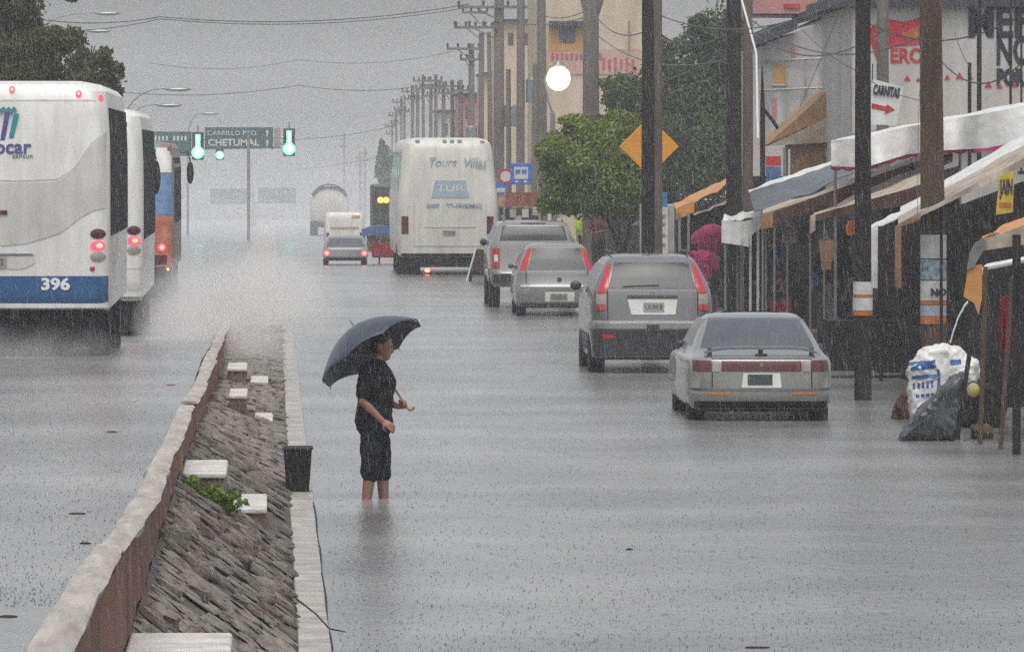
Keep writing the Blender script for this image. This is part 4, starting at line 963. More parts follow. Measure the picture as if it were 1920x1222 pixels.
MB().add([], []).box(P(1233, 492, 116) - L0 + Vector((0, .2, 0)), (64 / s_, .3, 218 / s_)).build('block', mat('pale_grey_block', (.34, .33, .29), .7, var=.15), t, bevel=.02)
MB().box(P(1238, 432, 116) - L0 + Vector((0, .03, 0)), (29 / s_, .02, 88 / s_)).build('white_bill', M_paper, t)
for yy in (405, 420, 440, 458): MB().box(P(1238, yy, 116) - L0 + Vector((0, .012, 0)), (19 / s_, .012, 5 / s_)).build('print_line', mat('faded_blue_print', (.2, .26, .36), .6, var=.2), t)
MB().box(P(1238, 374, 116) - L0 + Vector((0, .03, 0)), (26 / s_, .02, 27 / s_)).build('blue_notice', mat('bright_blue_notice', (.03, .2, .42), .5, var=.2), t)
text('?', .2, M_paper, t, P(1240, 374, 116) - L0 + Vector((0, .012, 0)), 'notice_mark')
# CARNITAS board
Y = 95; s_ = SC(Y); t = thing('food_board', 'white hanging board reading CARNITAS with a red arrow', 'sign', P(1660, 192, Y)); L0 = t.location
MB().prism([P(1629, 233, Y) - L0, P(1680, 236, Y) - L0, P(1694, 164, Y) - L0, P(1636, 148, Y) - L0], (0, .03, 0)).build('panel', M_canvas_w, t, smooth=0, fixn=True)
o = text('CARNITAS', .2, M_blackpaint, t, P(1662, 172, Y) - L0 + Vector((0, -.015, 0)), width=50 / s_, bold=.008); o.rotation_euler = (R(90), R(8), 0); 
MB().prism([P(x, y, Y) - L0 + Vector((0, -.012, 0)) for x, y in ((1635, 194), (1634, 203), (1660, 208), (1659, 214), (1678, 206), (1663, 196), (1662, 200))], (0, .008, 0)).build('arrow', M_redpaint, t, smooth=0, fixn=True)
MB().tube([P(1636, 150, Y) - L0, P(1636, 120, Y) - L0], .01, 5).build('hanger', M_trim, t)
# yellow strip sign under the big beige awning
Y = 82; s_ = SC(Y); t = thing('yellow_strip_sign', 'upright yellow strip sign with black letters hanging at the right stall', 'sign', P(1885, 362, Y)); L0 = t.location
MB().prism([P(1867, 403, Y) - L0, P(1899, 398, Y) - L0, P(1902, 320, Y) - L0, P(1874, 330, Y) - L0], (0, .02, 0)).build('panel', mat('faded_yellow', (.50, .38, .05), .6, var=.15, scale=9), t, smooth=0, fixn=True)
text('JAIN', .27, M_blackpaint, t, P(1887, 352, Y) - L0 + Vector((0, -.01, 0)), width=24 / s_, bold=.006)
MB().box(P(1885, 384, Y) - L0 + Vector((0, -.008, 0)), (22 / s_, .01, 8 / s_)).build('orange_mark', M_orange, t)
t = thing('poster_board', 'red over blue poster board beside the thin dark post', 'sign', P(1450, 315, 124)); s_ = SC(124)
MB().box((0, 0, 13 / s_), (28 / s_, .03, 18 / s_)).build('red_half', M_redpaint, t); MB().box((0, 0, -12 / s_), (28 / s_, .03, 30 / s_)).build('blue_half', mat('mottled_blue', (.10, .17, .32), .6, var=.3, scale=12), t)
MB().tube([(.22, .03, .4), (.22, .03, -3)], .03, 6).build('post', M_steel, t)
t = thing('lit_lamp', 'dazzling white street lamp glowing above the round green tree', 'street lamp', P(1047, 147, 172)); s_ = SC(172); k = 1 / s_
MB().ell((0, 0, 0), (17 * k, 17 * k, 18 * k), 20, 14).build('bulb', M_lampglow, t, smooth=70)
MB().ell((0, 0, 0), (23 * k, 23 * k, 24 * k), 20, 14).build('glow_shell', mat('lamp_halo', (.8, .9, .7), .4, var=0, alpha=.35, emit=(.72, 1, .5), es=.9), t, smooth=70)  # glowing translucent shell built as the soft halo of the lamp's glare
MB().tube([P(1036, 212, 172) - t.location, P(1027, 188, 172) - t.location, P(1021, 150, 172) - t.location, P(1030, 128, 172) - t.location, P(1044, 124, 172) - t.location], .03, 8).build('arm', M_steel, t)
MB().lathe([(.10, 0), (.16, .05), (.06, .16)], 'Z', (0, 0, 21 * k), 12).build('cap', M_steel, t)
MB().tube([P(1036, 212, 172) - t.location, P(1040, 520, 172) - t.location], .07, 8).build('post', M_steel, t)

# ------------------------------------------------------------------ trees
def tree(name, label, base, trunk, cs, nl, size, lm, seed, limbs=()):
    t = thing(name, label, 'tree', base)
    tr = MB().tube(trunk[0], trunk[1], 10).build('trunk', M_bark, t)
    for pts, r0 in limbs: MB().tube(pts, [lerp(r0, r0 * .3, i / (len(pts) - 1)) for i in range(len(pts))], 7).build('limb', M_bark, tr)
    me = quads(leaf_cloud(cs, nl, size, seed=seed), 'crown'); me.materials.append(lm); link('crown', me, t)
    return t
def lumps(pxs, Y, base, depth, seed):
    """pxs: (x, y, rx, ry) in photo pixels -> lumps in metres about base"""
    g = random.Random(seed); s_ = SC(Y); out = []
    for x, y, rx, ry in pxs:
        p = P(x, y, Y + g.uniform(-depth, depth)) - Vector(base); rx /= s_; ry /= s_
        n_ = 6
        out.append((p, (rx * .8, rx * .8, ry * .8), 1.2 * rx * ry))
        for i in range(n_):
            a = g.uniform(0, 2 * pi); d = g.uniform(.45, .85)
            out.append((p + Vector((cos(a) * rx * d, g.uniform(-.5, .5) * rx, sin(a) * ry * d)), (rx * .38, rx * .38, ry * .34), .42 * rx * ry))
    return out
Y = 136.; base = ((1168 - VX) / SC(Y), Y, 0.)
tree('round_tree', 'round bright green tree between the coach and the diamond sign', base, ([(0, 0, -.1), (.02, 0, .6), (-.02, 0, 1.15)], [.13, .11, .09]),
     lumps([(1112, 285, 92, 70), (1075, 315, 60, 62), (1140, 345, 95, 65), (1150, 250, 58, 42), (1060, 270, 40, 35), (1110, 385, 78, 36), (1175, 300, 55, 70), (1090, 235, 45, 28), (1040, 345, 42, 60), (1172, 372, 55, 48), (1115, 330, 100, 80), (1030, 290, 26, 34), (1190, 250, 30, 40)], Y, base, .55, 3), 46000, .044, L_bright, 3,
     [([(0, 0, 1.0), (-.3, .1, 1.7), (-.7, .1, 2.3)], .06), ([(0, 0, 1.0), (.2, -.1, 1.8), (.4, 0, 2.6)], .06), ([(0, 0, .8), (-.1, -.2, 1.6), (-.2, -.2, 2.6)], .05), ([(0, 0, .7), (.25, 0, 1.2), (.5, .1, 1.7)], .05)])
Y = 172.; base = ((1300 - VX) / SC(Y), Y, gz(Y))
tree('dark_tree', 'tall dark green tree behind the diamond sign and the black poles', base, ([(0, 0, -.1), (.1, 0, 1.5), (.05, 0, 3)], [.25, .2, .14]),
     lumps([(1240, 190, 95, 95), (1330, 160, 90, 110), (1190, 200, 70, 60), (1300, 300, 110, 100), (1380, 250, 70, 110), (1220, 320, 80, 90), (1345, 55, 55, 60), (1160, 175, 40, 32), (1400, 130, 40, 80), (1290, 390, 100, 60), (1150, 240, 50, 40), (1365, 350, 70, 60), (1290, 230, 120, 130), (1270, 120, 50, 60), (1345, 200, 70, 120)], Y, base, 1.0, 5), 62000, .07, L_dark, 5,
     [([(0, 0, 1.8), (-.8, 0, 3.4), (-1.5, 0, 4.6)], .1), ([(0, 0, 2), (.4, .2, 4), (.7, .2, 6)], .1)])
Y = 126.; base = (-7.6, Y, gl(Y))
tree('street_tree', 'dark overhanging tree above the roof of bus 396', base, ([(0, 0, -.1), (.2, 0, 2), (.6, 0, 4)], [.3, .25, .18]),
     lumps([(40, 120, 90, 75), (120, 115, 75, 62), (175, 130, 45, 42), (-40, 60, 110, 120), (40, 10, 55, 34), (215, 140, 26, 26), (218, 178, 12, 24), (20, 170, 110, 40), (150, 165, 50, 30), (130, -8, 18, 12), (-60, 150, 120, 80), (195, 95, 16, 8)], Y, base, .9, 7), 46000, .055, L_olive, 7,
     [([(.5, 0, 3.2), (2, .1, 4.2), (3.6, .1, 4.7)], .1), ([(.3, 0, 2.6), (1.5, -.1, 3.6), (3.0, 0, 4.0)], .08)])
Y = 420.; base = ((724 - VX) / SC(Y), Y, gz(Y))
tree('far_tree', 'far blurred tree left of the coach, behind the dark lorry', base, ([(0, 0, 0), (0, 0, 3.5)], [.25, .15]), lumps([(724, 330, 20, 45), (718, 290, 13, 26), (738, 320, 14, 40), (730, 375, 26, 30)], Y, base, .8, 9), 5000, .16, L_dark, 9)

# ------------------------------------------------------------------ buildings on the right
def wallbox(par, m, x0, x1, y0, y1, Y, D, name='wall'):
    L0 = par.location; a = P(x0, y1, Y); b = P(x1, y0, Y)
    return MB().box(Vector(((a.x + b.x) / 2, Y + D / 2, (a.z + b.z) / 2)) - L0, (b.x - a.x, D, b.z - a.z)).build(name, m, par, smooth=0)
Y = 128.; t = thing('lettered_building', 'white building with large black letters and a red painted emblem', 'building', ((1760 - VX) / SC(Y), Y, 0)); L0 = t.location
wallbox(t, M_wallw, 1598, 2080, 12, 640, Y, 7.)
wallbox(t, M_roofdk, 1570, 2090, -6, 13, Y - .25, 7.5, 'roof_edge')
def wl(p, dy=.02): return p - L0 - Vector((0, dy, 0))
for body, x, y, hh, wd in (('MEF', 1872, 45, 58, 116), ('NO', 1900, 98, 54, 64), ('POR', 1894, 147, 30, 54)):
    text(body, hh / SC(Y) * 1.36, M_blackpaint, t, wl(P(x, y, Y), .012), width=wd / SC(Y), bold=.03)
MB().prism([wl(P(x, y, Y)) for x, y in ((1626, 62), (1640, 44), (1668, 36), (1692, 42), (1724, 34), (1766, 30), (1760, 58), (1724, 84), (1690, 86), (1650, 92), (1646, 118), (1638, 96))], (0, .02, 0)).build('emblem', M_redpaint, t, smooth=0, fixn=True)
MB().prism([wl(P(x, y, Y), .03) for x, y in ((1690, 64), (1722, 50), (1726, 72), (1700, 74))], (0, .012, 0)).build('emblem_flame', M_orange, t, smooth=0, fixn=True)
text('ERO', .40, M_redpaint, t, wl(P(1700, 106, Y), .012), width=62 / SC(Y), bold=.012)
for x, y, s0 in ((1701, 148, 7), (1722, 150, 5), (1776, 146, 6), (1799, 144, 8), (1853, 160, 8), (1874, 162, 6), (1902, 160, 6)):
    MB().prism([wl(P(x + s0 * cos(a), y - s0 * sin(a), Y)) for a in (R(90), R(210), R(330))], (0, .02, 0)).build('red_mark', M_redpaint, t, smooth=0, fixn=True)
MB().prism([wl(P(x, y, Y), .5) for x, y in ((1598, 250), (2000, 178), (2000, 198), (1598, 282))], (0, .5, 0)).build('ledge', M_canvas_b, t, smooth=0, fixn=True)
# white house with sloping dark eaves
Y = 150.; t = thing('white_house', 'white two storey house with sloping dark eaves and faded red bills', 'house', ((1500 - VX) / SC(Y), Y, 0)); L0 = t.location
MB().prism([P(x, y, Y) - L0 for x, y in ((1412, 560), (1660, 560), (1660, 0), (1600, 10), (1530, 44), (1490, 62), (1412, 92))], (0, 6, 0)).build('wall', mat('offwhite_wall', (.43, .41, .395), .7, var=.12, scale=1.5, tint=(.30, .285, .275), stretch=(1, 1, .3)), t, smooth=0, fixn=True)
for a, b2 in (((1412, 88), (1492, 56)), ((1524, 38), (1606, 2))):
    p, q2 = P(*a, Y) - L0, P(*b2, Y) - L0
    MB().prism([p + Vector((0, -.5, 0)), q2 + Vector((0, -.5, 0)), q2 + Vector((0, -.5, .26)), p + Vector((0, -.5, .24))], (0, 6.6, 0)).build('eaves', M_roofdk, t, smooth=0, fixn=True)
for x, y, w_, h_, m in ((1463, 140, 26, 36, M_wallor), (1560, 138, 30, 40, M_canvas_g), (1600, 150, 40, 56, M_wallw), (1488, 100, 8, 26, M_wallpink), (1452, 205, 8, 40, M_wallpink), (1575, 180, 56, 30, M_wallpink)):
    f2 = wallbox(t, m, x - w_ / 2, x + w_ / 2, y - h_ / 2, y + h_ / 2, Y - .02, .03, 'window' if m in (M_wallor, M_canvas_g) else 'bill')
    if m in (M_wallor, M_canvas_g): wallbox(t, M_wallw, x - w_ / 2 - 2, x + w_ / 2 + 2, y + h_ / 2, y + h_ / 2 + 3, Y - .08, .1, 'sill')
for i, x in enumerate((1440, 1475, 1510, 1540)): MB().tube([P(x, 110, Y - .1) - L0, P(x, 240, Y - .1) - L0], .02, 5).build('drainpipe', M_conc, t)
for y in (115, 170): MB().tube([P(1420, y, Y - .12) - L0, P(1600, y - 8, Y - .12) - L0], .025, 5).build('cable_run', M_conc, t)
wallbox(t, M_wallpink, 1412, 1530, -40, 26, Y + 4, 5, 'upper_storey'); wallbox(t, M_redpaint, 1470, 1500, 8, 16, Y + 3.96, .04, 'red_strip')
wallbox(t, M_canvas_g, 1532, 1546, -10, 22, Y + 3.9, .1, 'window')
# tan shed roof wedge
Y = 134.; t = thing('tan_shed', 'tan wedge shaped shed roof below the white house', 'shed', P(1500, 560, Y)); L0 = t.location
MB().prism([P(x, y, Y) - L0 for x, y in ((1438, 272), (1549, 172), (1549, 228), (1512, 238))], (0, 3, 0)).build('gable', M_tan, t, smooth=0, fixn=True)
MB().prism([P(x, y, Y - .2) - L0 for x, y in ((1440, 274), (1600, 200), (1604, 250), (1562, 266))], (0, 2.5, 0)).build('roof_sheet', M_canvas_b, t, smooth=0, fixn=True)
wallbox(t, M_tan, 1490, 1560, 268, 330, Y + .1, 2.5); wallbox(t, M_cloth_and_shade, 1400, 1640, 331, 600, Y + .2, 2.6, 'shade_wall')  # dark block added behind the stalls in place of their shaded depth
for x in (1470, 1480): MB().tube([P(x, 280, Y - .3) - L0, P(x, 352, Y - .3) - L0], .025, 5).build('prop', M_plate, t)
# tan building far behind
Y = 232.; t = thing('tan_building', 'large tan building with an orange window bay and pink lettering, behind the lit lamp', 'building', ((1110 - VX) / SC(Y), Y, gz(Y))); L0 = t.location
wallbox(t, M_walltan, 1008, 1240, -60, 470, Y, 9)
wallbox(t, M_wallor, 1030, 1100, 56, 96, Y - .05, .06, 'orange_bay'); wallbox(t, M_roofdk, 1030, 1106, 40, 50, Y - .4, .4, 'canopy_slab')
f2 = wallbox(t, M_canvas_g, 1049, 1078, 48, 80, Y - .10, .05, 'window')
wallbox(t, mat('pale_pink_wall', (.50, .33, .25), .7, var=.1), 1026, 1200, 92, 140, Y - .04, .05, 'pink_band')
for i in range(11): wallbox(t, M_wallred2, 1034 + i * 9, 1038 + i * 9, 100 + 2 * (i % 2), 112, Y - .07, .03, 'faded_letter')
for i in range(6): wallbox(t, M_wallred2, 1130 + i * 11, 1134 + i * 11, 108 + 4 * (i % 2), 130 + 3 * (i % 3), Y - .07, .03, 'faded_letter')
for x in (1012, 1112, 1180): MB().tube([P(x, 96, Y - .2) - L0, P(x, 40, Y - .2) - L0], .04, 5).build('pipe', M_steel, t)
for x0, x1, y0, y1, Y, m, lab in ((935, 1010, 40, 470, 262, M_walltan, 'pale tan building behind the crowded row of poles'), (862, 915, 178, 460, 310, M_wallpink, 'pink building low behind the coach roof'), (905, 960, 140, 460, 296, M_walltan, 'small tan building between the pink one and the crowded poles'), (820, 868, 210, 460, 370, M_wallw, 'whitish low building left of the pink one'), (1140, 1420, 395, 560, 200, M_cloth_and_shade, 'dark low shop row behind the tree trunks')):
    t = thing('roadside_building', lab, 'building', ((x0 - VX) / SC(Y), Y, gz(Y))); wallbox(t, m, x0, x1, y0, y1, Y, 8); wallbox(t, M_roofdk if m is not M_cloth_and_shade else M_rust, x0 - 2, x1 + 2, y0 - 4, y0, Y - .3, 8.5, 'roof')
    if m is not M_cloth_and_shade:
        for i in range(2):
            xx = lerp(x0, x1, .3 + .4 * i); wallbox(t, M_canvas_g, xx - 5, xx + 5, y0 + 22, y0 + 44, Y - .03, .04, 'window')
t = thing('rust_kiosk', 'kiosk with rust red upper board below the bus stop sign', 'kiosk', P(985, 480, 190)); L0 = t.location
wallbox(t, M_rust, 948, 1016, 361, 388, 190, .1, 'fascia'); wallbox(t, M_cloth_and_shade, 938, 1018, 390, 500, 192, 1, 'back_wall')
for x, y, m in ((962, 400, M_canvas_b), (1004, 396, M_canvas_b), (985, 400, M_paper), (940, 378, M_canvas_o), (948, 424, M_canvas_o), (972, 412, M_canvas_b)): wallbox(t, m, x - 6, x + 6, y - 8, y + 8, 191, .1, 'goods')
for x in (945, 1012): MB().tube([P(x, 365, 190) - L0, P(x, 505, 190) - L0], .04, 6).build('post', M_steel, t)

# ------------------------------------------------------------------ market stalls, near-black sheets at their backs standing in for inner shade
def sheet(par, name, m, c4, n=10, sag=.06, th=.018, fold=.022):
    """cloth slab through four corners (near-front, near-back, far-back, far-front), sagging and creased"""
    L0 = par.location; c4 = [Vector(p) - L0 for p in c4]
    ph = random.uniform(0, 6)
    def fn(u, v):
        p = c4[0].lerp(c4[1], u).lerp(c4[3].lerp(c4[2], u), v)
        p.z -= sag * 4 * u * (1 - u) * (.4 + .6 * sin(pi * v)) ; p.z += fold * (sin(u * 11 + ph + 3 * v) * sin(u * 5 + ph) + .6 * sin(u * 23 + v * 5 + ph) * cos(u * 7 + 2 * ph) - .8 * max(0, sin(u * 9 + ph * 2)) ** 3)
        return p
    return MB().grid(fn, n * 2, n // 2 + 2, (0, 0, -th)).build(name, m, par, smooth=50)
def hang(par, name, m, tops, drops, Y0=None, n=24, fold=.025, th=.012, scal=0.):
    """hanging cloth from a polyline of 3-D tops, drop per point"""
    L0 = par.location; T = [Vector(p) - L0 for p in tops]; k = len(T) - 1
    ph = random.uniform(0, 6)
    def fn(u, v):
        f = u * k; i = min(int(f), k - 1); p = T[i].lerp(T[i + 1], f - i); d = lerp(drops[i], drops[i + 1], f - i)
        if scal: d += scal * abs(sin(u * pi * 14))
        q = p - Vector((0, 0, d * (1 - v))); q.y += fold * (1 - v) * (sin(u * 20 + ph) + .5 * sin(u * 47 + ph)); return q
    return MB().grid(fn, n * (2 if scal else 1), 4, (0, th, 0)).build(name, m, par, smooth=50)
def post(par, x, y0, y1, Y, wpx=5, m=M_steel, x1=None):
    MB().tube([P(x1 or x, y1, Y) - par.location, P(x, y0, Y) - par.location], wpx / SC(Y) / 2, 8).build('post', m, par)
def stall(label, x, Y): return thing('market_stall', label, 'market stall', ((x - VX) / SC(Y), Y, 0), group='market stalls along the right roadside')
# S1 orange, far left
Y = 128.; t = stall('far stall under the orange awning, next to the notice pillar', 1310, Y)
sheet(t, 'awning', M_canvas_o, [P(1267, 392, Y), P(1372, 340, Y), P(1372, 328, Y + 4), P(1262, 380, Y + 4)])
hang(t, 'valance', M_canvas_o, [P(1267, 391, Y), P(1302, 376, Y)], [22 / SC(Y), 22 / SC(Y)], n=10)
sheet(t, 'lower_sheet', M_canvas_b, [P(1300, 402, Y - .1), P(1366, 376, Y - .1), P(1366, 366, Y + 1), P(1300, 392, Y + 1)], sag=.02)
for x in (1274, 1291): post(t, x, 398, 620, Y)
hang(t, 'shade_sheet', M_cloth_and_shade, [P(1270, 405, Y + 3.5), P(1420, 345, Y + 3.5)], [2.1, 2.7])
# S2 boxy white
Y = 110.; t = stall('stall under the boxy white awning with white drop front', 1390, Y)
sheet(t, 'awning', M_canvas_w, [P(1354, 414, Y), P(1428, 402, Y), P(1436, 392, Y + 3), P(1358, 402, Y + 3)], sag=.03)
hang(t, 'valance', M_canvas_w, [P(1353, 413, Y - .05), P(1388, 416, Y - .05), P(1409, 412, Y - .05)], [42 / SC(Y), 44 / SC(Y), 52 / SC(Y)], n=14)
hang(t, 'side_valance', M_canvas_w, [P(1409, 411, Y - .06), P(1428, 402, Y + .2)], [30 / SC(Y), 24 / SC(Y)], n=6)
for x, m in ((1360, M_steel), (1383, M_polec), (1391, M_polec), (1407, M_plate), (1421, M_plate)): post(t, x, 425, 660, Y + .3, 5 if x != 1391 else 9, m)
hang(t, 'shade_sheet', M_cloth_and_shade, [P(1356, 412, Y + 3.2), P(1470, 385, Y + 3.2)], [2.0, 2.3])
# S3 slate tarp
Y = 107.; t = stall('stall under the long slate grey tarp with white upper hem', 1500, Y)
sheet(t, 'awning', M_canvas_g, [P(1414, 400, Y), P(1602, 322, Y), P(1572, 304, Y + 5), P(1405, 358, Y + 5)], sag=.05)
sheet(t, 'white_hem', M_canvas_w, [P(1404, 360, Y + 5), P(1574, 304, Y + 5), P(1570, 296, Y + 5.5), P(1403, 354, Y + 5.5)], sag=.03)
for x in (1436, 1476): post(t, x, 395, 660, Y + .5, 4, M_polec)
hang(t, 'shade_sheet', M_cloth_and_shade, [P(1424, 400, Y + 9), P(1640, 330, Y + 9)], [2.2, 2.9])
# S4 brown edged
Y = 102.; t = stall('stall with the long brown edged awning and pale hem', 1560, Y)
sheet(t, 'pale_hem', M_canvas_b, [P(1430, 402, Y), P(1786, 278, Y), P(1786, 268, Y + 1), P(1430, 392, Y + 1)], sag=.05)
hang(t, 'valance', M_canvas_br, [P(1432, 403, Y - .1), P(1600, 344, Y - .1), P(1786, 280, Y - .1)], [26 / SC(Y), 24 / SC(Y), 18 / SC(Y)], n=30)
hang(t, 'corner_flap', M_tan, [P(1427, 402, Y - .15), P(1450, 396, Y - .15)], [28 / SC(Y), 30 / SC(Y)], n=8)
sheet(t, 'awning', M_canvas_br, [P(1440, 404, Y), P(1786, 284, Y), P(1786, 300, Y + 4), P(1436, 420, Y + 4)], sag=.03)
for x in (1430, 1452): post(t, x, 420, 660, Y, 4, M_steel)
hang(t, 'shade_sheet', M_cloth_and_shade, [P(1436, 410, Y + 13), P(1800, 310, Y + 13)], [2.3, 3.2])
# S5 beige
Y = 96.; t = stall('stall under the broad beige sheet between the two near poles', 1620, Y)
sheet(t, 'awning', M_canvas_b, [P(1524, 403, Y), P(1742, 342, Y), P(1760, 294, Y + 5), P(1536, 394, Y + 5)], sag=.05)
hang(t, 'valance', M_canvas_br, [P(1524, 404, Y - .06), P(1742, 343, Y - .06)], [10 / SC(Y), 34 / SC(Y)], n=24)  # dark brown band carries the shade under the sheet's near edge
hang(t, 'pale_flap', M_canvas_b, [P(1519, 404, Y - .1), P(1529, 402, Y - .1)], [34 / SC(Y), 30 / SC(Y)], n=4)
for x in (1519, 1545): post(t, x, 410, 690, Y, 4, M_polec)
hang(t, 'shade_side_sheet', M_cloth_and_shade, [P(1655, 372, Y + 4.6), P(1800, 330, Y + 4.6)], [2.6, 2.9])  # near-black sheet put in for the dark inside this stall
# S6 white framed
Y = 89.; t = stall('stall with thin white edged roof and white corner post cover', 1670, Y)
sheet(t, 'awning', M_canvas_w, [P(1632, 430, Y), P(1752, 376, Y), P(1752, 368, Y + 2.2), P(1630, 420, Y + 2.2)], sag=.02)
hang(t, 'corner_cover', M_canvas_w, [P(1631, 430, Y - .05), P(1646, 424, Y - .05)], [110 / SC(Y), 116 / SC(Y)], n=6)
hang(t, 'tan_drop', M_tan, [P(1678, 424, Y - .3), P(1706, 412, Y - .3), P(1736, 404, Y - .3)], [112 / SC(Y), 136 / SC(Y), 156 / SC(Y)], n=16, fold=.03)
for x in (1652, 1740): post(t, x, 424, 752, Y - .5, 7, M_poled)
hang(t, 'shade_sheet', M_cloth_and_shade, [P(1640, 432, Y + 3), P(1880, 360, Y + 3)], [2.1, 2.8])
MB().box((.3, 1.2, .45), (2.2, .9, .7)).build('counter', M_cloth_and_shade, t)
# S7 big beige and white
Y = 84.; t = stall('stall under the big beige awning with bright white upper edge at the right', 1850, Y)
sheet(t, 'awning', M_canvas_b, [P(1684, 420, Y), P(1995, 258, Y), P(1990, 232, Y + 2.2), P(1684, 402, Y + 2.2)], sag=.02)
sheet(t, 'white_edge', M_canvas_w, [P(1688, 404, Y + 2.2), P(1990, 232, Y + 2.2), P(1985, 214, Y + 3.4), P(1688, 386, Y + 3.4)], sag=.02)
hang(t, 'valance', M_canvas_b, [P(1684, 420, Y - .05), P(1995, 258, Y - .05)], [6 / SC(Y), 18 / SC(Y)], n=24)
hang(t, 'shade_sheet', M_cloth_and_shade, [P(1690, 425, Y + 4), P(2080, 280, Y + 4)], [2.1, 3.4])
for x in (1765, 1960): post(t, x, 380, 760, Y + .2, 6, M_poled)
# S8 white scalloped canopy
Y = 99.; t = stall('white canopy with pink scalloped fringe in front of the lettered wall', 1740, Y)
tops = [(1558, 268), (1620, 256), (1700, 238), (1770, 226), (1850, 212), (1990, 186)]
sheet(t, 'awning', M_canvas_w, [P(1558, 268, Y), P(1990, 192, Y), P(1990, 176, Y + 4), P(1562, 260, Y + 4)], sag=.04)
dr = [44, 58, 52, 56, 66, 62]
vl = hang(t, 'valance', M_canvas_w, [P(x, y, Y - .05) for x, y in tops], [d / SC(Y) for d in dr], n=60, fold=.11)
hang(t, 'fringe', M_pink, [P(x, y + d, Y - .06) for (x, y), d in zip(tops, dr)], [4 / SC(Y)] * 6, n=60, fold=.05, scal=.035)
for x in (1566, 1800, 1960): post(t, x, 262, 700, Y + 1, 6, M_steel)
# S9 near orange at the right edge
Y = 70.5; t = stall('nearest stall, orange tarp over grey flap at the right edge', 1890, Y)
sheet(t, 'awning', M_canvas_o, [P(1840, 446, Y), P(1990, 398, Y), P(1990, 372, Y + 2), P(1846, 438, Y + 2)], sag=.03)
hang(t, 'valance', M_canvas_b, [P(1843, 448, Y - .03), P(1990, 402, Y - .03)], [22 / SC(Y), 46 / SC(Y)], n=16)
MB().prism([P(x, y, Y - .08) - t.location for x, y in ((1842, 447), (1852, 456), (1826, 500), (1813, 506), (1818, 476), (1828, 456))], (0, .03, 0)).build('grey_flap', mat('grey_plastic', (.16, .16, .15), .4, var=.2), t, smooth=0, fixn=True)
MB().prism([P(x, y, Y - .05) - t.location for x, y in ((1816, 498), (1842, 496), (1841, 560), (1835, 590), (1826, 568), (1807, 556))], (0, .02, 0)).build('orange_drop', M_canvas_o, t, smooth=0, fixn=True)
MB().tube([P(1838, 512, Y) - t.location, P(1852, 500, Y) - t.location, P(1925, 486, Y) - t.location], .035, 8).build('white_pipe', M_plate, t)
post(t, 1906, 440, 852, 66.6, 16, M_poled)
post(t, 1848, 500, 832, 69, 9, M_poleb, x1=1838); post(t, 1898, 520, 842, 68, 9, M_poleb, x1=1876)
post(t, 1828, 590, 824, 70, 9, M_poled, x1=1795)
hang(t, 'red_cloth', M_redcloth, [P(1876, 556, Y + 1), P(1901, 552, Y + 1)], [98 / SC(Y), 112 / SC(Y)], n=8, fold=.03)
hang(t, 'shade_sheet', M_cloth_and_shade, [P(1800, 470, Y + 5), P(2060, 400, Y + 5)], [1.9, 2.2])
# hanging and stacked goods in the stalls
for i, (x, y, Y, w_, h_, m, lab) in enumerate(((1461, 475, 106, 14, 26, mat('blue_cloth', (.04, .13, .26), .7), 'blue garment hanging under the brown edged awning'), (1457, 452, 106, 10, 10, M_pink, 'small pink item above the blue garment'), (1597, 428, 93, 20, 26, M_orange, 'orange item hanging under the beige sheet'), (1622, 470, 91, 10, 22, M_plate, 'small white cloth hanging beside the taped pole'), (1528, 525, 100, 12, 24, mat('blue_cloth', (.04, .13, .26), .7), 'dark blue bundle on the ground in the beige stall'), (1480, 440, 104, 26, 30, M_canvas_b, 'dim pale bundle at the back of the brown edged stall'), (1610, 560, 90, 22, 60, M_canvas_b, 'pale crate stack beside the taped pole'), (1340, 585, 108, 12, 60, M_polec, 'pale sack under the boxy white awning'))):
    s_ = SC(Y); W_, H_ = w_ / s_, h_ / s_
    o = MB().grid(lambda u, v: ((u - .5) * W_ * (.75 + .3 * sin(pi * v + .4) - .1 * v), .06 * sin(u * pi) + .02 * sin(u * 19 + i), (v - .5) * H_ + .04 * sin(u * 8 + i) * H_), 10, 8, (0, .07, 0))
    o = o.build('goods', m, smooth=60, loc=P(x, y, Y)); tag(o, lab, 'goods')

gr_ = random.Random(21)
for i in range(22):
    x = gr_.uniform(1440, 1890); Y = lerp(112, 80, (x - 1440) / 450) + gr_.uniform(-1, 3); w_, hh = gr_.uniform(.2, .5), gr_.uniform(.2, .6)
    top = gr_.random() < .4
    base = P(x, 0, Y); base.z = gr_.uniform(1.6, 2.1) if top else 0
    t = thing('goods', 'dim goods hanging or piled in the deep shade under the awnings', 'goods', base, gr_.uniform(-.4, .4), 'dim goods in the shade of the stalls')
    m = (M_cloth_and_shade, M_jeans2, M_canvas_br, M_redcloth, M_tan, M_canvas_g, M_cloth_and_shade)[i % 7]
    if top:
        MB().grid(lambda u, v: ((u - .5) * w_ * (.7 + .3 * v), .03 * sin(u * 9 + i), -hh * (1 - v)), 8, 5, (0, .02, 0)).build('garment', m, t, smooth=60); MB().tube([(-w_ * .3, 0, 0), (0, 0, .07), (w_ * .3, 0, 0)], .008, 5).build('hanger', M_trim, t)
    else:
        MB().box((0, 0, hh / 2), (w_, .35, hh)).build('crate', m, t, bevel=.015); MB().ell((0, 0, hh), (w_ * .45, .15, .07), 10, 6).build('load', M_canvas_br, t)
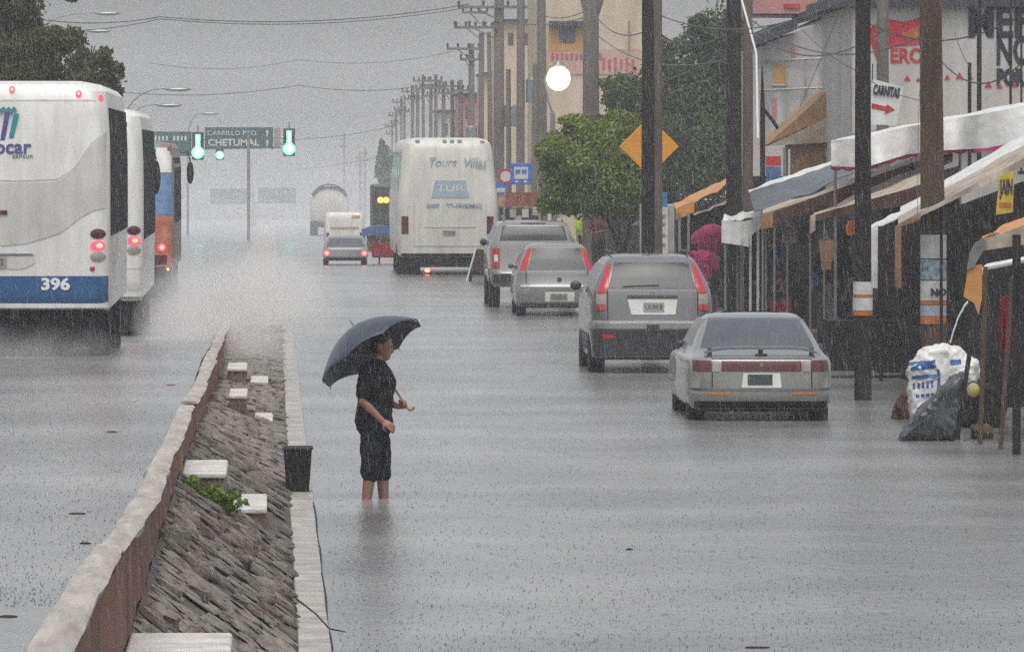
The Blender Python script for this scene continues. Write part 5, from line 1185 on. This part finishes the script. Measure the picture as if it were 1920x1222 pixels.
# sacks and bags at the thick brown pole
def sack(name, label, m, outline, Y, depth, vox=.03):
    base = P(sum(p[0] for p in outline) / len(outline), max(p[1] for p in outline), Y); t = thing(name, label, 'bag', base)
    s_ = SC(Y); rg = random.Random(len(outline))
    n = len(outline); c = (sum(p[0] for p in outline) / n, sum(p[1] for p in outline) / n); rings = []
    prof = [(0.0, .70), (.06, .86), (.2, .96), (.5, 1.0), (.8, .96), (.94, .86), (1.0, .7)]
    dense = []
    for i in range(n):
        a, b_ = outline[i], outline[(i + 1) % n]
        for k in range(4): dense.append((lerp(a[0], b_[0], k / 4), lerp(a[1], b_[1], k / 4)))
    mb = MB(); nn = len(dense); vs = []
    for f, sc in prof:
        for i, (x, y) in enumerate(dense):
            cr = 1 + .02 * sin(i * 1.1 + f * 9) + .018 * rg.uniform(-1, 1)
            vs.append(P(c[0] + (x - c[0]) * sc * cr, c[1] + (y - c[1]) * sc * cr, Y) - base + Vector((0, (f - .5) * depth, 0)))
    mb.add(vs, [(i * nn + k, i * nn + (k + 1) % nn, (i + 1) * nn + (k + 1) % nn, (i + 1) * nn + k) for i in range(len(prof) - 1) for k in range(nn)] + [tuple(reversed(range(nn))), tuple((len(prof) - 1) * nn + k for k in range(nn))])
    o = mb.build('bag_body', m, t, smooth=70, fixn=True)
    sub = o.modifiers.new('s', 'SUBSURF'); sub.levels = 2; sub.render_levels = 2
    from mathutils import noise
    me = baked(o, 'bag_body'); o.modifiers.clear(); o.data = me; nn = [v.normal.copy() for v in me.vertices]
    for v, q_ in zip(me.vertices, nn):
        c_ = v.co * 5.5; a_ = 1 - 2 * abs(noise.noise(Vector((c_.x + .5 * c_.z, c_.y, c_.z * .7 + depth * 9)))) ; b_ = 1 - 2 * abs(noise.noise(c_ * 2.3 + Vector((7, 1, depth))))
        v.co += q_ * (.040 * (a_ - .5) + .020 * (b_ - .5))
    me.update()
    return t, base, s_
t, base, s_ = sack('printed_sack', 'full white sack with blue print leaning at the thick brown pole', M_canvas_w, [(1708, 792), (1703, 730), (1701, 692), (1712, 672), (1734, 652), (1768, 645), (1796, 651), (1832, 672), (1838, 704), (1818, 745), (1800, 792)], 74.9, .5)
mp_ = mat('blue_sack_print', (.05, .13, .33), .6, var=.3, scale=14)
from mathutils.bvhtree import BVHTree
sb_ = [o for o in t.children if o.name.startswith('bag_body')][0]; sm_ = baked(sb_, 'sackcopy')
bv = BVHTree.FromPolygons([v.co.copy() for v in sm_.vertices], [tuple(p.vertices) for p in sm_.polygons]); bpy.data.meshes.remove(sm_)
def mark(x0, x1, y0, y1, sk=0):
    rag = random.Random(x0)
    def fn(u, v):
        p = P(lerp(x0, x1, u) + rag.uniform(-.8, .8), lerp(y1, y0, v) + sk * u + rag.uniform(-.8, .8), 74.9) - base
        h = bv.ray_cast(Vector((p.x, -3, p.z)), Vector((0, 1, 0)))[0]
        return Vector((p.x, (h.y if h else -.1) - .006, p.z))
    MB().grid(fn, 7, 4, (0, .004, 0)).build('print_patch', mp_, t, smooth=60)
mark(1704, 1750, 678, 694, -5); mark(1706, 1752, 703, 710, -3); mark(1778, 1798, 674, 683, -2); mark(1753, 1758, 690, 738, 2)
for k_ in range(5): mark(1709 + 8 * k_, 1713 + 8 * k_, 717 - k_, 728 - k_)
for k_ in range(4): mark(1714 + 9 * k_, 1720 + 9 * k_, 738 - k_, 744 - k_)
sack('black_bag', 'slumped dark plastic bag in the water in front of the printed sack', mat('dark_plastic', (.045, .05, .055), .3, var=.2, scale=5, bump=.6, bscale=9), [(1680, 828), (1704, 790), (1744, 748), (1786, 706), (1808, 694), (1802, 760), (1792, 828)], 70.2, .45)
sack('teal_bag', 'dull teal bag showing behind the printed sack', mat('teal_plastic', (.10, .17, .18), .4, var=.2), [(1808, 720), (1806, 680), (1822, 660), (1844, 668), (1842, 716)], 77.0, .4)
sack('brown_bundle', 'brown bundle at the left foot of the printed sack', mat('brown_bundle_cloth', (.10, .05, .03), .7, var=.3), [(1672, 786), (1682, 752), (1702, 728), (1712, 788)], 75.9, .3)
sack('dark_heap', 'dark heap of covered goods right of the slumped bag', M_cloth_and_shade, [(1800, 800), (1796, 740), (1820, 716), (1862, 722), (1884, 760), (1880, 802)], 73.6, .6)
sack('muddy_ball', 'small muddy lump in the water between the stall sticks', mat('muddy_lump', (.10, .07, .03), .7, var=.3), [(1820, 822), (1822, 800), (1840, 793), (1858, 800), (1858, 822)], 70.6, .25)
o = MB().ell((0, 0, 0), (.075, .06, .085), 14, 10).build('yellow_melon', mat('yellow_fruit', (.42, .36, .12), .4, var=.2), smooth=70, loc=P(1825, 731, 73.2)); tag(o, 'pale yellow round fruit on the dark heap', 'fruit')
g = random.Random(4); mb = MB()
for i in range(26):
    f = i / 25; x = 1814 - 32 * f - 2 * sin(f * 3); y = 568 + 74 * f ** 1.3 + g.uniform(-1, 1)
    p = P(x, y, 73.6); mb.ell(p, (.008, .008, .02), 6, 4)
mb.build('water_trickle', mat('falling_water', (.6, .62, .62), .1, var=0), kind='stuff')

# ------------------------------------------------------------------ people
def limb(mb, pts, rs, n=12): mb.tube(pts, rs, n); [mb.ell(p, (r, r, r), 10, 8) for p, r in zip(pts, rs)]
def hand(mb, wr, d, side, grip=.6, s=1.):
    """palm along d from the wrist, fingers curling towards side, thumb leaving the palm's edge"""
    d = Vector(d).normalized(); side = Vector(side); side = (side - d * side.dot(d)).normalized(); up = d.cross(side).normalized()
    pc = wr + d * .05 * s
    M = Matrix((up, d, side)).transposed(); mb.ell(pc, (.040 * s, .052 * s, .017 * s), 12, 8, M)
    for i, (o_, L) in enumerate(((-.030, .066), (-.010, .076), (.011, .071), (.030, .056))):
        p = wr + d * .088 * s + up * o_ * s; pts = [wr + d * .05 * s + up * o_ * s, p]; a = .25
        for k in range(3):
            a += grip * (.5 + .5 * k / 2) + .06 * i
            p = p + (d * cos(a) + side * sin(a)) * (L * s * (.42, .33, .25)[k]); pts.append(p)
        limb(mb, pts, [.0095 * s, .0095 * s, .009 * s, .0085 * s, .0075 * s], 8)
    b = wr + d * .028 * s - up * .026 * s
    limb(mb, [b, b - up * .028 * s + d * .022 * s + side * .018 * s, b - up * .026 * s + d * .05 * s + side * .036 * s], [.014 * s, .011 * s, .009 * s], 8)
def head(mb, c, fwd, k=1.):
    """skull, jaw, nose, brow, lips, ears and neck root"""
    f = Vector(fwd).normalized(); l = Vector((0, 0, 1)).cross(f).normalized(); u = f.cross(l)
    M = Matrix((f, l, u)).transposed()
    Q = lambda a, b, e: c + (f * a + l * b + u * e) * k
    mb.ell(Q(-.01, 0, .03), (.098 * k, .077 * k, .095 * k), 18, 12, M)
    mb.ell(Q(.032, 0, -.04), (.066 * k, .058 * k, .078 * k), 16, 10, M)
    mb.ell(Q(.068, 0, -.098), (.026 * k, .030 * k, .022 * k), 10, 8, M)
    mb.tube([Q(.086, 0, .012), Q(.102, 0, -.012), Q(.113, 0, -.034)], [.009 * k, .012 * k, .015 * k], 8); mb.ell(Q(.104, 0, -.036), (.014 * k, .019 * k, .010 * k), 8, 6, M)
    mb.ell(Q(.080, 0, .020), (.016 * k, .052 * k, .012 * k), 12, 6, M)
    for e in (-.063, -.074): mb.ell(Q(.090, 0, e), (.011 * k, .024 * k, .007 * k), 10, 6, M)
    for s_ in (-1, 1):
        mb.ell(Q(-.008, s_ * .080, -.012), (.020 * k, .010 * k, .032 * k), 10, 8, M); mb.ell(Q(.060, s_ * .040, -.022), (.022 * k, .020 * k, .018 * k), 8, 6, M)
    return Q, M
def person(label, loc, rz, J, tee, pants, skin, vox=.012, short=True, knee=True, hair=True, k=1., hands=True, z=0., group=None):
    """J: joints in metres, facing +X, soles at z = 0"""
    t = thing('person', label, 'person', loc, rz, group); V = {a: Vector(b) * k for a, b in J.items() if not a.startswith('grip')}
    mb = MB()
    limb(mb, [V['pelvis'], V['waist'], V['chest'], V['neck']], [.145 * k, .135 * k, .15 * k, .075 * k]); limb(mb, [V['neck'], V['head'] - Vector((0, 0, .06)) * k], [.056 * k, .052 * k])
    for s_ in 'lr':
        limb(mb, [V['hip' + s_], V['knee' + s_], V['knee' + s_].lerp(V['ank' + s_], .35), V['ank' + s_]], [.088 * k, .056 * k, .056 * k, .038 * k])
        limb(mb, [V['ank' + s_], V['toe' + s_]], [.042 * k, .03 * k]); limb(mb, [V['sho' + s_], V['elb' + s_], V['elb' + s_].lerp(V['wri' + s_], .3), V['wri' + s_]], [.056 * k, .042 * k, .041 * k, .027 * k])
        limb(mb, [V['chest'], V['sho' + s_]], [.09 * k, .06 * k])
        if hands: hand(mb, V['wri' + s_], J['hd' + s_], J['hs' + s_], J.get('grip' + s_, .6), k)
        else: mb.ell(V['wri' + s_] + Vector(J['hd' + s_]).normalized() * .07 * k, (.03 * k, .03 * k, .07 * k), 10, 8)
    fwd = Vector(J.get('face', (1, 0, 0))); Q, M = head(mb, V['head'], fwd, k)
    remesh(mb, 'body', skin, t, vox)
    if hair:
        hb = MB(); hb.ell(Q(-.022, 0, .046), (.102 * k, .084 * k, .092 * k), 16, 10, M); hb.ell(Q(-.058, 0, -.02), (.052 * k, .074 * k, .07 * k), 12, 8, M)
        remesh(hb, 'hair', M_hair, t, .009, 2)
        for s_ in (-1, 1): 
            MB().ell(Q(.081, s_ * .033, -.004), (.011 * k, .012 * k, .009 * k), 8, 6, M).build('eye', mat('eye_white', (.22, .20, .18), .4, var=0), t, smooth=70)
            MB().ell(Q(.084, s_ * .033, .022), (.006 * k, .018 * k, .004 * k), 8, 4, M).build('eyebrow', M_hair, t, smooth=70)
    sh = MB(); up = .022
    limb(sh, [V['pelvis'] + Vector((0, 0, -.03)), V['waist'], V['chest'], V['chest'].lerp(V['neck'], .72)], [.175 * k, .165 * k, .178 * k, .098 * k])
    for s_ in 'lr':
        limb(sh, [V['chest'], V['sho' + s_]], [.11 * k, .078 * k])
        e = V['sho' + s_].lerp(V['elb' + s_], .72) if short else V['sho' + s_].lerp(V['elb' + s_], 1.)
        limb(sh, [V['sho' + s_], e], [.077 * k, .072 * k])
        if not short: limb(sh, [V['elb' + s_], V['elb' + s_].lerp(V['wri' + s_], .9)], [.06 * k, .045 * k])
    remesh(sh, 'shirt', tee, t, vox, 3, wr=.016)
    tr = MB()
    limb(tr, [V['pelvis'] + Vector((0, 0, .05)), V['pelvis'] + Vector((0, 0, -.06))], [.165 * k, .16 * k])
    for s_ in 'lr':
        a = V['knee' + s_].lerp(V['ank' + s_], .12) if knee else V['ank' + s_]
        limb(tr, [V['hip' + s_], V['hip' + s_].lerp(V['knee' + s_], .5)] + ([a] if knee else [V['knee' + s_], a]), [.115 * k, .10 * k] + ([.088 * k] if knee else [.08 * k, .07 * k]))
    remesh(tr, 'shorts' if knee else 'trousers', pants, t, vox, 3, wr=.013)
    return t, V
# the man under the umbrella
PX, PY, PZ = .95, 58.3, -.21
J = dict(pelvis=(-.02, 0, .93), waist=(-.01, 0, 1.08), chest=(.0, 0, 1.28), neck=(.015, 0, 1.45), head=(.055, 0, 1.60), face=(1, -.05, -.2),
         hipl=(-.01, .085, .90), kneel=(.03, .10, .49), ankl=(.05, .11, .09), toel=(.20, .13, .04), hipr=(-.02, -.085, .90), kneer=(-.03, -.11, .49), ankr=(-.075, -.12, .09), toer=(.07, -.15, .04),
         shor=(-.045, -.175, 1.375), elbr=(-.075, -.215, 1.10), wrir=(.10, -.185, .925), hdr=(.85, .0, -.55), hsr=(.2, .6, -.5), gripr=.35,
         shol=(-.0, .175, 1.375), elbl=(.02, .20, 1.09), wril=(.185, .10, 1.045), hdl=(.75, -.35, .25), hsl=(.3, -.9, .0), gripl=.85)
man, V = person('man in black T-shirt and knee length shorts wading under a navy umbrella', (PX, PY, PZ), R(-14), J, M_tee, M_shorts, M_skin, .0072)
# umbrella held in his left hand
Mman = Matrix.Translation((PX, PY, PZ)) @ Matrix.Rotation(R(-14), 4, 'Z')
hp = Mman @ (Vector(J['wril']) + Vector((.075, -.055, .02)))
apex = P(664, 612, PY + .18)
ax = (apex - hp).normalized(); L = (apex - hp).length
um = thing('umbrella', 'open navy umbrella tilted back over the wading man, wooden handle in his hand', 'umbrella', hp)
e1 = ax.orthogonal().normalized(); e1 = (Vector((0, -1, 0)) - ax * ax.dot(Vector((0, -1, 0)))).normalized(); e2 = ax.cross(e1)
def dome(a, f):          # a: angle in gores, f: 0 apex .. 1 rim
    k = (a / (2 * pi) * 8) % 1; dip = 4 * k * (1 - k)
    rr = .545 * f * (1 - .055 * dip * f ** 2); hh = -.30 * (f ** 2.0) * (1 - .16 * dip * f) - .012 * dip * f
    return ax * (L + hh) + (e1 * cos(a) + e2 * sin(a)) * rr
for i in range(8):
    a0, a1 = 2 * pi * i / 8 + R(20), 2 * pi * (i + 1) / 8 + R(20)
    def fn(u, v, i=i):
        a = lerp(0, 1, u); ang = 2 * pi * (i + a) / 8; p = None
        f = .02 + .98 * v; dip = 4 * a * (1 - a)
        rr = .545 * f * (1 - .055 * dip * f ** 2); hh = -.30 * (f ** 2.0) * (1 - .16 * dip * f) - .012 * dip * f; A = ang + R(20)
        return ax * (L + hh) + (e1 * cos(A) + e2 * sin(A)) * rr
    MB().grid(fn, 8, 10, tuple(-ax * .003)).build('canopy_panel', M_umb, um, smooth=60)
    A = a0; rib = [ax * (L - .30 * f * f - .008) + (e1 * cos(A) + e2 * sin(A)) * .54 * f for f in (.02, .3, .6, .85, 1.03)]
    rb = MB().tube(rib, .004, 5).build('rib', M_steel, um)
    MB().tube([ax * (L - .33), ax * (L - .30 * .36) + (e1 * cos(A) + e2 * sin(A)) * .54 * .6], .003, 5).build('stretcher', M_steel, rb)
MB().tube([ax * .05, ax * (L + .05)], [.006, .005], 8).build('shaft', M_steel, um)
hk = [ax * .20, ax * .02, ax * -.03]; sd2 = Vector((.9, -.1, .35)).normalized(); hk += [ax * (-.045 - .022 * sin(b)) + sd2 * (.028 * (1 - cos(b))) for b in np.linspace(.3, pi * .95, 7)]
MB().tube(hk, [.010, .012, .012] + [.012] * 7, 8).build('handle', M_wood, um)
MB().tube([ax * (L - .01), ax * (L + .075)], [.010, .004], 8).build('ferrule', M_steel, um)

def stand(**kw):
    j = dict(pelvis=(0, 0, .93), waist=(0, 0, 1.08), chest=(.0, 0, 1.28), neck=(.015, 0, 1.45), head=(.04, 0, 1.60), face=(1, 0, -.05), hipl=(0, .09, .90), kneel=(.02, .10, .49), ankl=(0, .11, .09), toel=(.16, .13, .04), hipr=(0, -.09, .90), kneer=(.02, -.10, .49), ankr=(-.02, -.11, .09), toer=(.14, -.13, .04),
             shor=(0, -.18, 1.375), elbr=(-.02, -.23, 1.10), wrir=(.06, -.22, .85), hdr=(.2, 0, -1), hsr=(.3, .6, 0), shol=(0, .18, 1.375), elbl=(-.02, .23, 1.10), wril=(.06, .22, .85), hdl=(.2, 0, -1), hsl=(.3, -.6, 0)); j.update(kw); return j
M_darkwear = mat('dark_clothes', (.016, .016, .018), .8, var=.3); M_jeans = mat('dark_jeans', (.02, .024, .034), .8, var=.3)
bent = dict(elbr=(.05, -.24, 1.12), wrir=(.27, -.15, 1.08), hdr=(1, .3, 0), elbl=(.05, .24, 1.12), wril=(.27, .12, 1.05), hdl=(1, -.3, 0))
def by(x, ybase, Y, *a, **k): return person(a[0], ((x - VX) / SC(Y), Y, -.05), *a[1:], vox=.016, hands=True, **k)
by(1580, 0, 104., 'dark clothed man standing in the shade left of the taped pole', R(200), stand(), M_darkwear, M_jeans, M_skin2, knee=False, k=1.06)
by(1500, 0, 109., 'person in dark clothes bending over goods in the shade left of the dark clothed man', R(150), stand(waist=(.05, 0, 1.07), chest=(.16, 0, 1.24), neck=(.25, 0, 1.36), head=(.33, 0, 1.47), shor=(.18, -.18, 1.3), shol=(.18, .18, 1.3), elbr=(.25, -.22, 1.05), wrir=(.42, -.15, .95), elbl=(.25, .22, 1.05), wril=(.42, .15, .95)), mat('dark_brown_shirt', (.035, .028, .026), .8), M_darkwear, M_skin2, knee=False)
by(1318, 0, 116., 'person in magenta raincape between the estate car and the boxy white awning', R(60), stand(**bent), M_pink, M_darkwear, M_skin2, knee=False, short=False)
by(1098, 0, 178., 'person in fluorescent yellow vest near the round tree trunk', R(100), stand(), mat('fluorescent_vest', (.45, .62, .03), .6), M_darkwear, M_skin2, knee=False, short=False)
by(1122, 0, 175., 'person in dull red top beside the one in the yellow vest', R(240), stand(**bent), mat('dull_red_top', (.12, .035, .03), .8), M_darkwear, M_skin2, knee=False)
by(1548, 0, 111., 'person in grey trousers half hidden behind the dark clothed man', R(30), stand(), M_darkwear, mat('grey_trousers', (.12, .11, .10), .8), M_skin2, knee=False)
# small dark umbrella behind the estate car, with its bearer
Y = 121.; pu, Vp = by(1216, 0, Y, 'person under a small black umbrella behind the estate car', R(90), stand(elbr=(.1, -.2, 1.12), wrir=(.2, -.06, 1.28), hdr=(0, .2, 1), hsr=(0, .5, 0)), M_darkwear, M_darkwear, M_skin2, knee=False, k=.98)
um2 = thing('umbrella', 'small black umbrella showing over the roof of the grey estate car', 'umbrella', ((1222 - VX) / SC(Y), Y, 1.35))
MB().tube([(0, 0, 0), (0, 0, .62)], .008, 6).build('shaft', M_steel, um2)
for i in range(8):
    MB().grid(lambda u, v, i=i: ((.02 + .36 * v) * cos((i + u) * pi / 4), (.02 + .36 * v) * sin((i + u) * pi / 4), .60 - .17 * v ** 2 * (1 - .1 * 4 * u * (1 - u))), 4, 5, (0, 0, -.003)).build('canopy_panel', M_umb, um2, smooth=60)
um3 = thing('umbrella', 'magenta umbrella tilted toward us beside the boxy white awning', 'umbrella', P(1336, 470, 113.5))
for i in range(8):
    MB().grid(lambda u, v, i=i: ((.02 + .36 * v) * cos((i + u) * pi / 4), -.1 + (.02 + .36 * v) * sin((i + u) * pi / 4) * .55 + .25 * v * v, .42 - .24 * v ** 2 * (1 - .1 * 4 * u * (1 - u)) + (.02 + .36 * v) * sin((i + u) * pi / 4) * .55), 4, 5, (0, .003, 0)).build('canopy_panel', M_pink, um3, smooth=60)
MB().tube([(0, .2, -.5), (0, -.1, .42)], .008, 6).build('shaft', M_steel, um3)

# ------------------------------------------------------------------ rain, splashes, spray, floating bits
g = np.random.default_rng(11)
M_rain = mat('rain_drop', (.55, .56, .57), .15, var=0, alpha=.22)
M_splash = mat('splash_drop', (.10, .10, .10), .25, var=0)
def needles(N, name, m):
    Y = 14 + 70 * g.uniform(0, 1, N) ** 1.4; X = (g.uniform(-60, 1980, N) - VX) * Y / FPX; Z = H - (g.uniform(-60, 1290, N) - VY) * Y / FPX
    k = Z > .25; Y, X, Z = Y[k], X[k], Z[k]; n = len(X); L = g.uniform(.03, .09, n) * (Y / 50 + .35); r = g.uniform(.0005, .0010, n) * (Y / 50 + .25)
    d = np.stack([.12 + .05 * g.normal(size=n), .05 * g.normal(size=n), -np.ones(n)], 1) * L[:, None]
    c = np.stack([X, Y, Z], 1); ex = np.array([1., 0, 0]) * r[:, None]; ey = np.array([0, 1., 0]) * r[:, None]
    V = np.stack([c - d * .5, c + ex, c + ey, c - ex, c - ey, c + d * .5], 1).reshape(-1, 3)
    f = []
    for t in ((0, 1, 2), (0, 2, 3), (0, 3, 4), (0, 4, 1), (5, 2, 1), (5, 3, 2), (5, 4, 3), (5, 1, 4)): f.append(np.array(t)[None, :] + 6 * np.arange(n)[:, None])
    F = np.concatenate(f); tri_mesh(V, F, name, m)
def tri_mesh(V, F, name, m):
    me = bpy.data.meshes.new(name); me.vertices.add(len(V)); me.vertices.foreach_set('co', V.astype(np.float32).ravel()); nf = len(F)
    me.loops.add(nf * 3); me.loops.foreach_set('vertex_index', F.astype(np.int32).ravel()); me.polygons.add(nf); me.polygons.foreach_set('loop_start', np.arange(0, nf * 3, 3, dtype=np.int32)); me.polygons.foreach_set('loop_total', np.full(nf, 3, np.int32))
    me.update(calc_edges=True); me.materials.append(m); return link(name, me, kind='stuff')
needles(11000, 'rain', M_rain)
def splashes(N):
    Y = 38 + 90 * g.uniform(0, 1, N) ** 1.5; X = (g.uniform(-40, 1960, N) - VX) * Y / FPX
    ok = (X < -1.0) | (X > .42); X, Y = X[ok], Y[ok]; n = len(X)
    Z = np.where(X < 0, np.interp(Y, [84, 108, 130], [.45, .08, 0]), 0.)
    h = g.uniform(.005, .022, n) * (.5 + .5 * g.uniform(0, 1, n)); r = g.uniform(.003, .008, n); lean = g.normal(size=(n, 2)) * .008
    c = np.stack([X, Y, Z], 1); V = [np.stack([X + lean[:, 0], Y + lean[:, 1], Z + h], 1)]
    for a in (0, 2 * pi / 3, 4 * pi / 3): V.append(c + np.stack([r * cos(a), r * sin(a), -.002 * np.ones(n)], 1))
    V = np.stack(V, 1).reshape(-1, 3); F = np.concatenate([np.array(t)[None, :] + 4 * np.arange(n)[:, None] for t in ((0, 1, 2), (0, 2, 3), (0, 3, 1))])
    tri_mesh(V, F, 'rain_splash', M_splash)
splashes(26000)
for i, (x, y, L_, m, lab) in enumerate(((160, 1019, .10, M_black, 'small black scrap floating on the left water'), (145, 963, .16, M_bark, 'thin floating twig on the left water'), (210, 810, .14, M_bark, 'short floating twig nearer the parapet'), (250, 752, .12, M_canvas_b, 'pale scrap floating in the left lane'), (320, 722, .14, M_rust, 'reddish scrap floating behind bus 396'), (15, 1156, .14, M_bark, 'floating twig near the left edge'), (1420, 1214, .2, M_bark, 'dark twig floating at the bottom right'), (1180, 1030, .07, M_black, 'tiny dark scrap in the right lane'))):
    zz = .45 if x < 500 else 0.
    Yp = FPX * (H - zz) / (y - VY)
    o = MB().ell((0, 0, 0), (L_ * .42, .02 + .03 * (i % 2), .008), 8, 5).build('floating_scrap', m, smooth=60, loc=((x - VX) * Yp / FPX, Yp, zz + .004)); tag(o, lab, 'debris')

# spray thrown up by the buses: a soft bank of droplets in the air
def spray(loc, size, dens, seed, name='spray', k=1.):
    m = bpy.data.materials.new('spray_droplets'); m.use_nodes = True; t = m.node_tree; t.nodes.clear()
    out = t.nodes.new('ShaderNodeOutputMaterial'); pv = t.nodes.new('ShaderNodeVolumePrincipled'); pv.inputs['Color'].default_value = (.84, .825, .80, 1) if name == 'spray' else (.96, .965, .97, 1)
    tc = t.nodes.new('ShaderNodeTexCoord')
    gr = t.nodes.new('ShaderNodeTexGradient'); gr.gradient_type = 'SPHERICAL'; t.links.new(tc.outputs['Object'], gr.inputs[0])
    mp = t.nodes.new('ShaderNodeMapping'); mp.inputs['Scale'].default_value = (min(size[0], 12) * k, min(size[1], 60) * k * .35, size[2] * k); mp.inputs['Location'].default_value = (seed, seed, 0); t.links.new(tc.outputs['Object'], mp.inputs[0])
    n = t.nodes.new('ShaderNodeTexNoise'); n.inputs['Scale'].default_value = 1.1; n.inputs['Detail'].default_value = 2; t.links.new(mp.outputs[0], n.inputs['Vector'])
    mr = t.nodes.new('ShaderNodeMapRange'); mr.inputs[1].default_value = .3; mr.inputs[2].default_value = .75; t.links.new(n.outputs['Fac'], mr.inputs[0])
    mu = t.nodes.new('ShaderNodeMath'); mu.operation = 'MULTIPLY'; t.links.new(gr.outputs['Fac'], mu.inputs[0]); t.links.new(mr.outputs[0], mu.inputs[1])
    m2 = t.nodes.new('ShaderNodeMath'); m2.operation = 'MULTIPLY'; m2.inputs[1].default_value = dens; t.links.new(mu.outputs[0], m2.inputs[0]); t.links.new(m2.outputs[0], pv.inputs['Density']); t.links.new(pv.outputs[0], out.inputs['Volume'])
    o = MB().ell((0, 0, 0), (1, 1, 1), 20, 12).build(name, m, smooth=70, kind='stuff', loc=loc); o.scale = size
    return o
spray((-1.35, 108, .35), (1.0, 16, 1.15), .6, 3)
spray((-.2, 126, .2), (1.7, 26, 1.05), .40, 8)
spray((-.3, 98, .1), (.9, 12, .5), .35, 5)
spray((-3.3, 84.6, .55), (1.7, 1.6, .38), .7, 11)

spray((4, 470, -2.5), (70, 280, 8.5), .0066, 2, 'mist')
# haze: rain-filled air round everything
m = bpy.data.materials.new('rain_haze'); m.use_nodes = True; t = m.node_tree; t.nodes.clear()
out = t.nodes.new('ShaderNodeOutputMaterial'); pv = t.nodes.new('ShaderNodeVolumePrincipled'); pv.inputs['Color'].default_value = (.97, .975, .985, 1); pv.inputs['Density'].default_value = HAZE; pv.inputs['Anisotropy'].default_value = 0.0
t.links.new(pv.outputs[0], out.inputs['Volume'])
MB().box((0, 490, 4.0), (680, 1080, 29.0)).build('haze', m, smooth=0, kind='stuff')
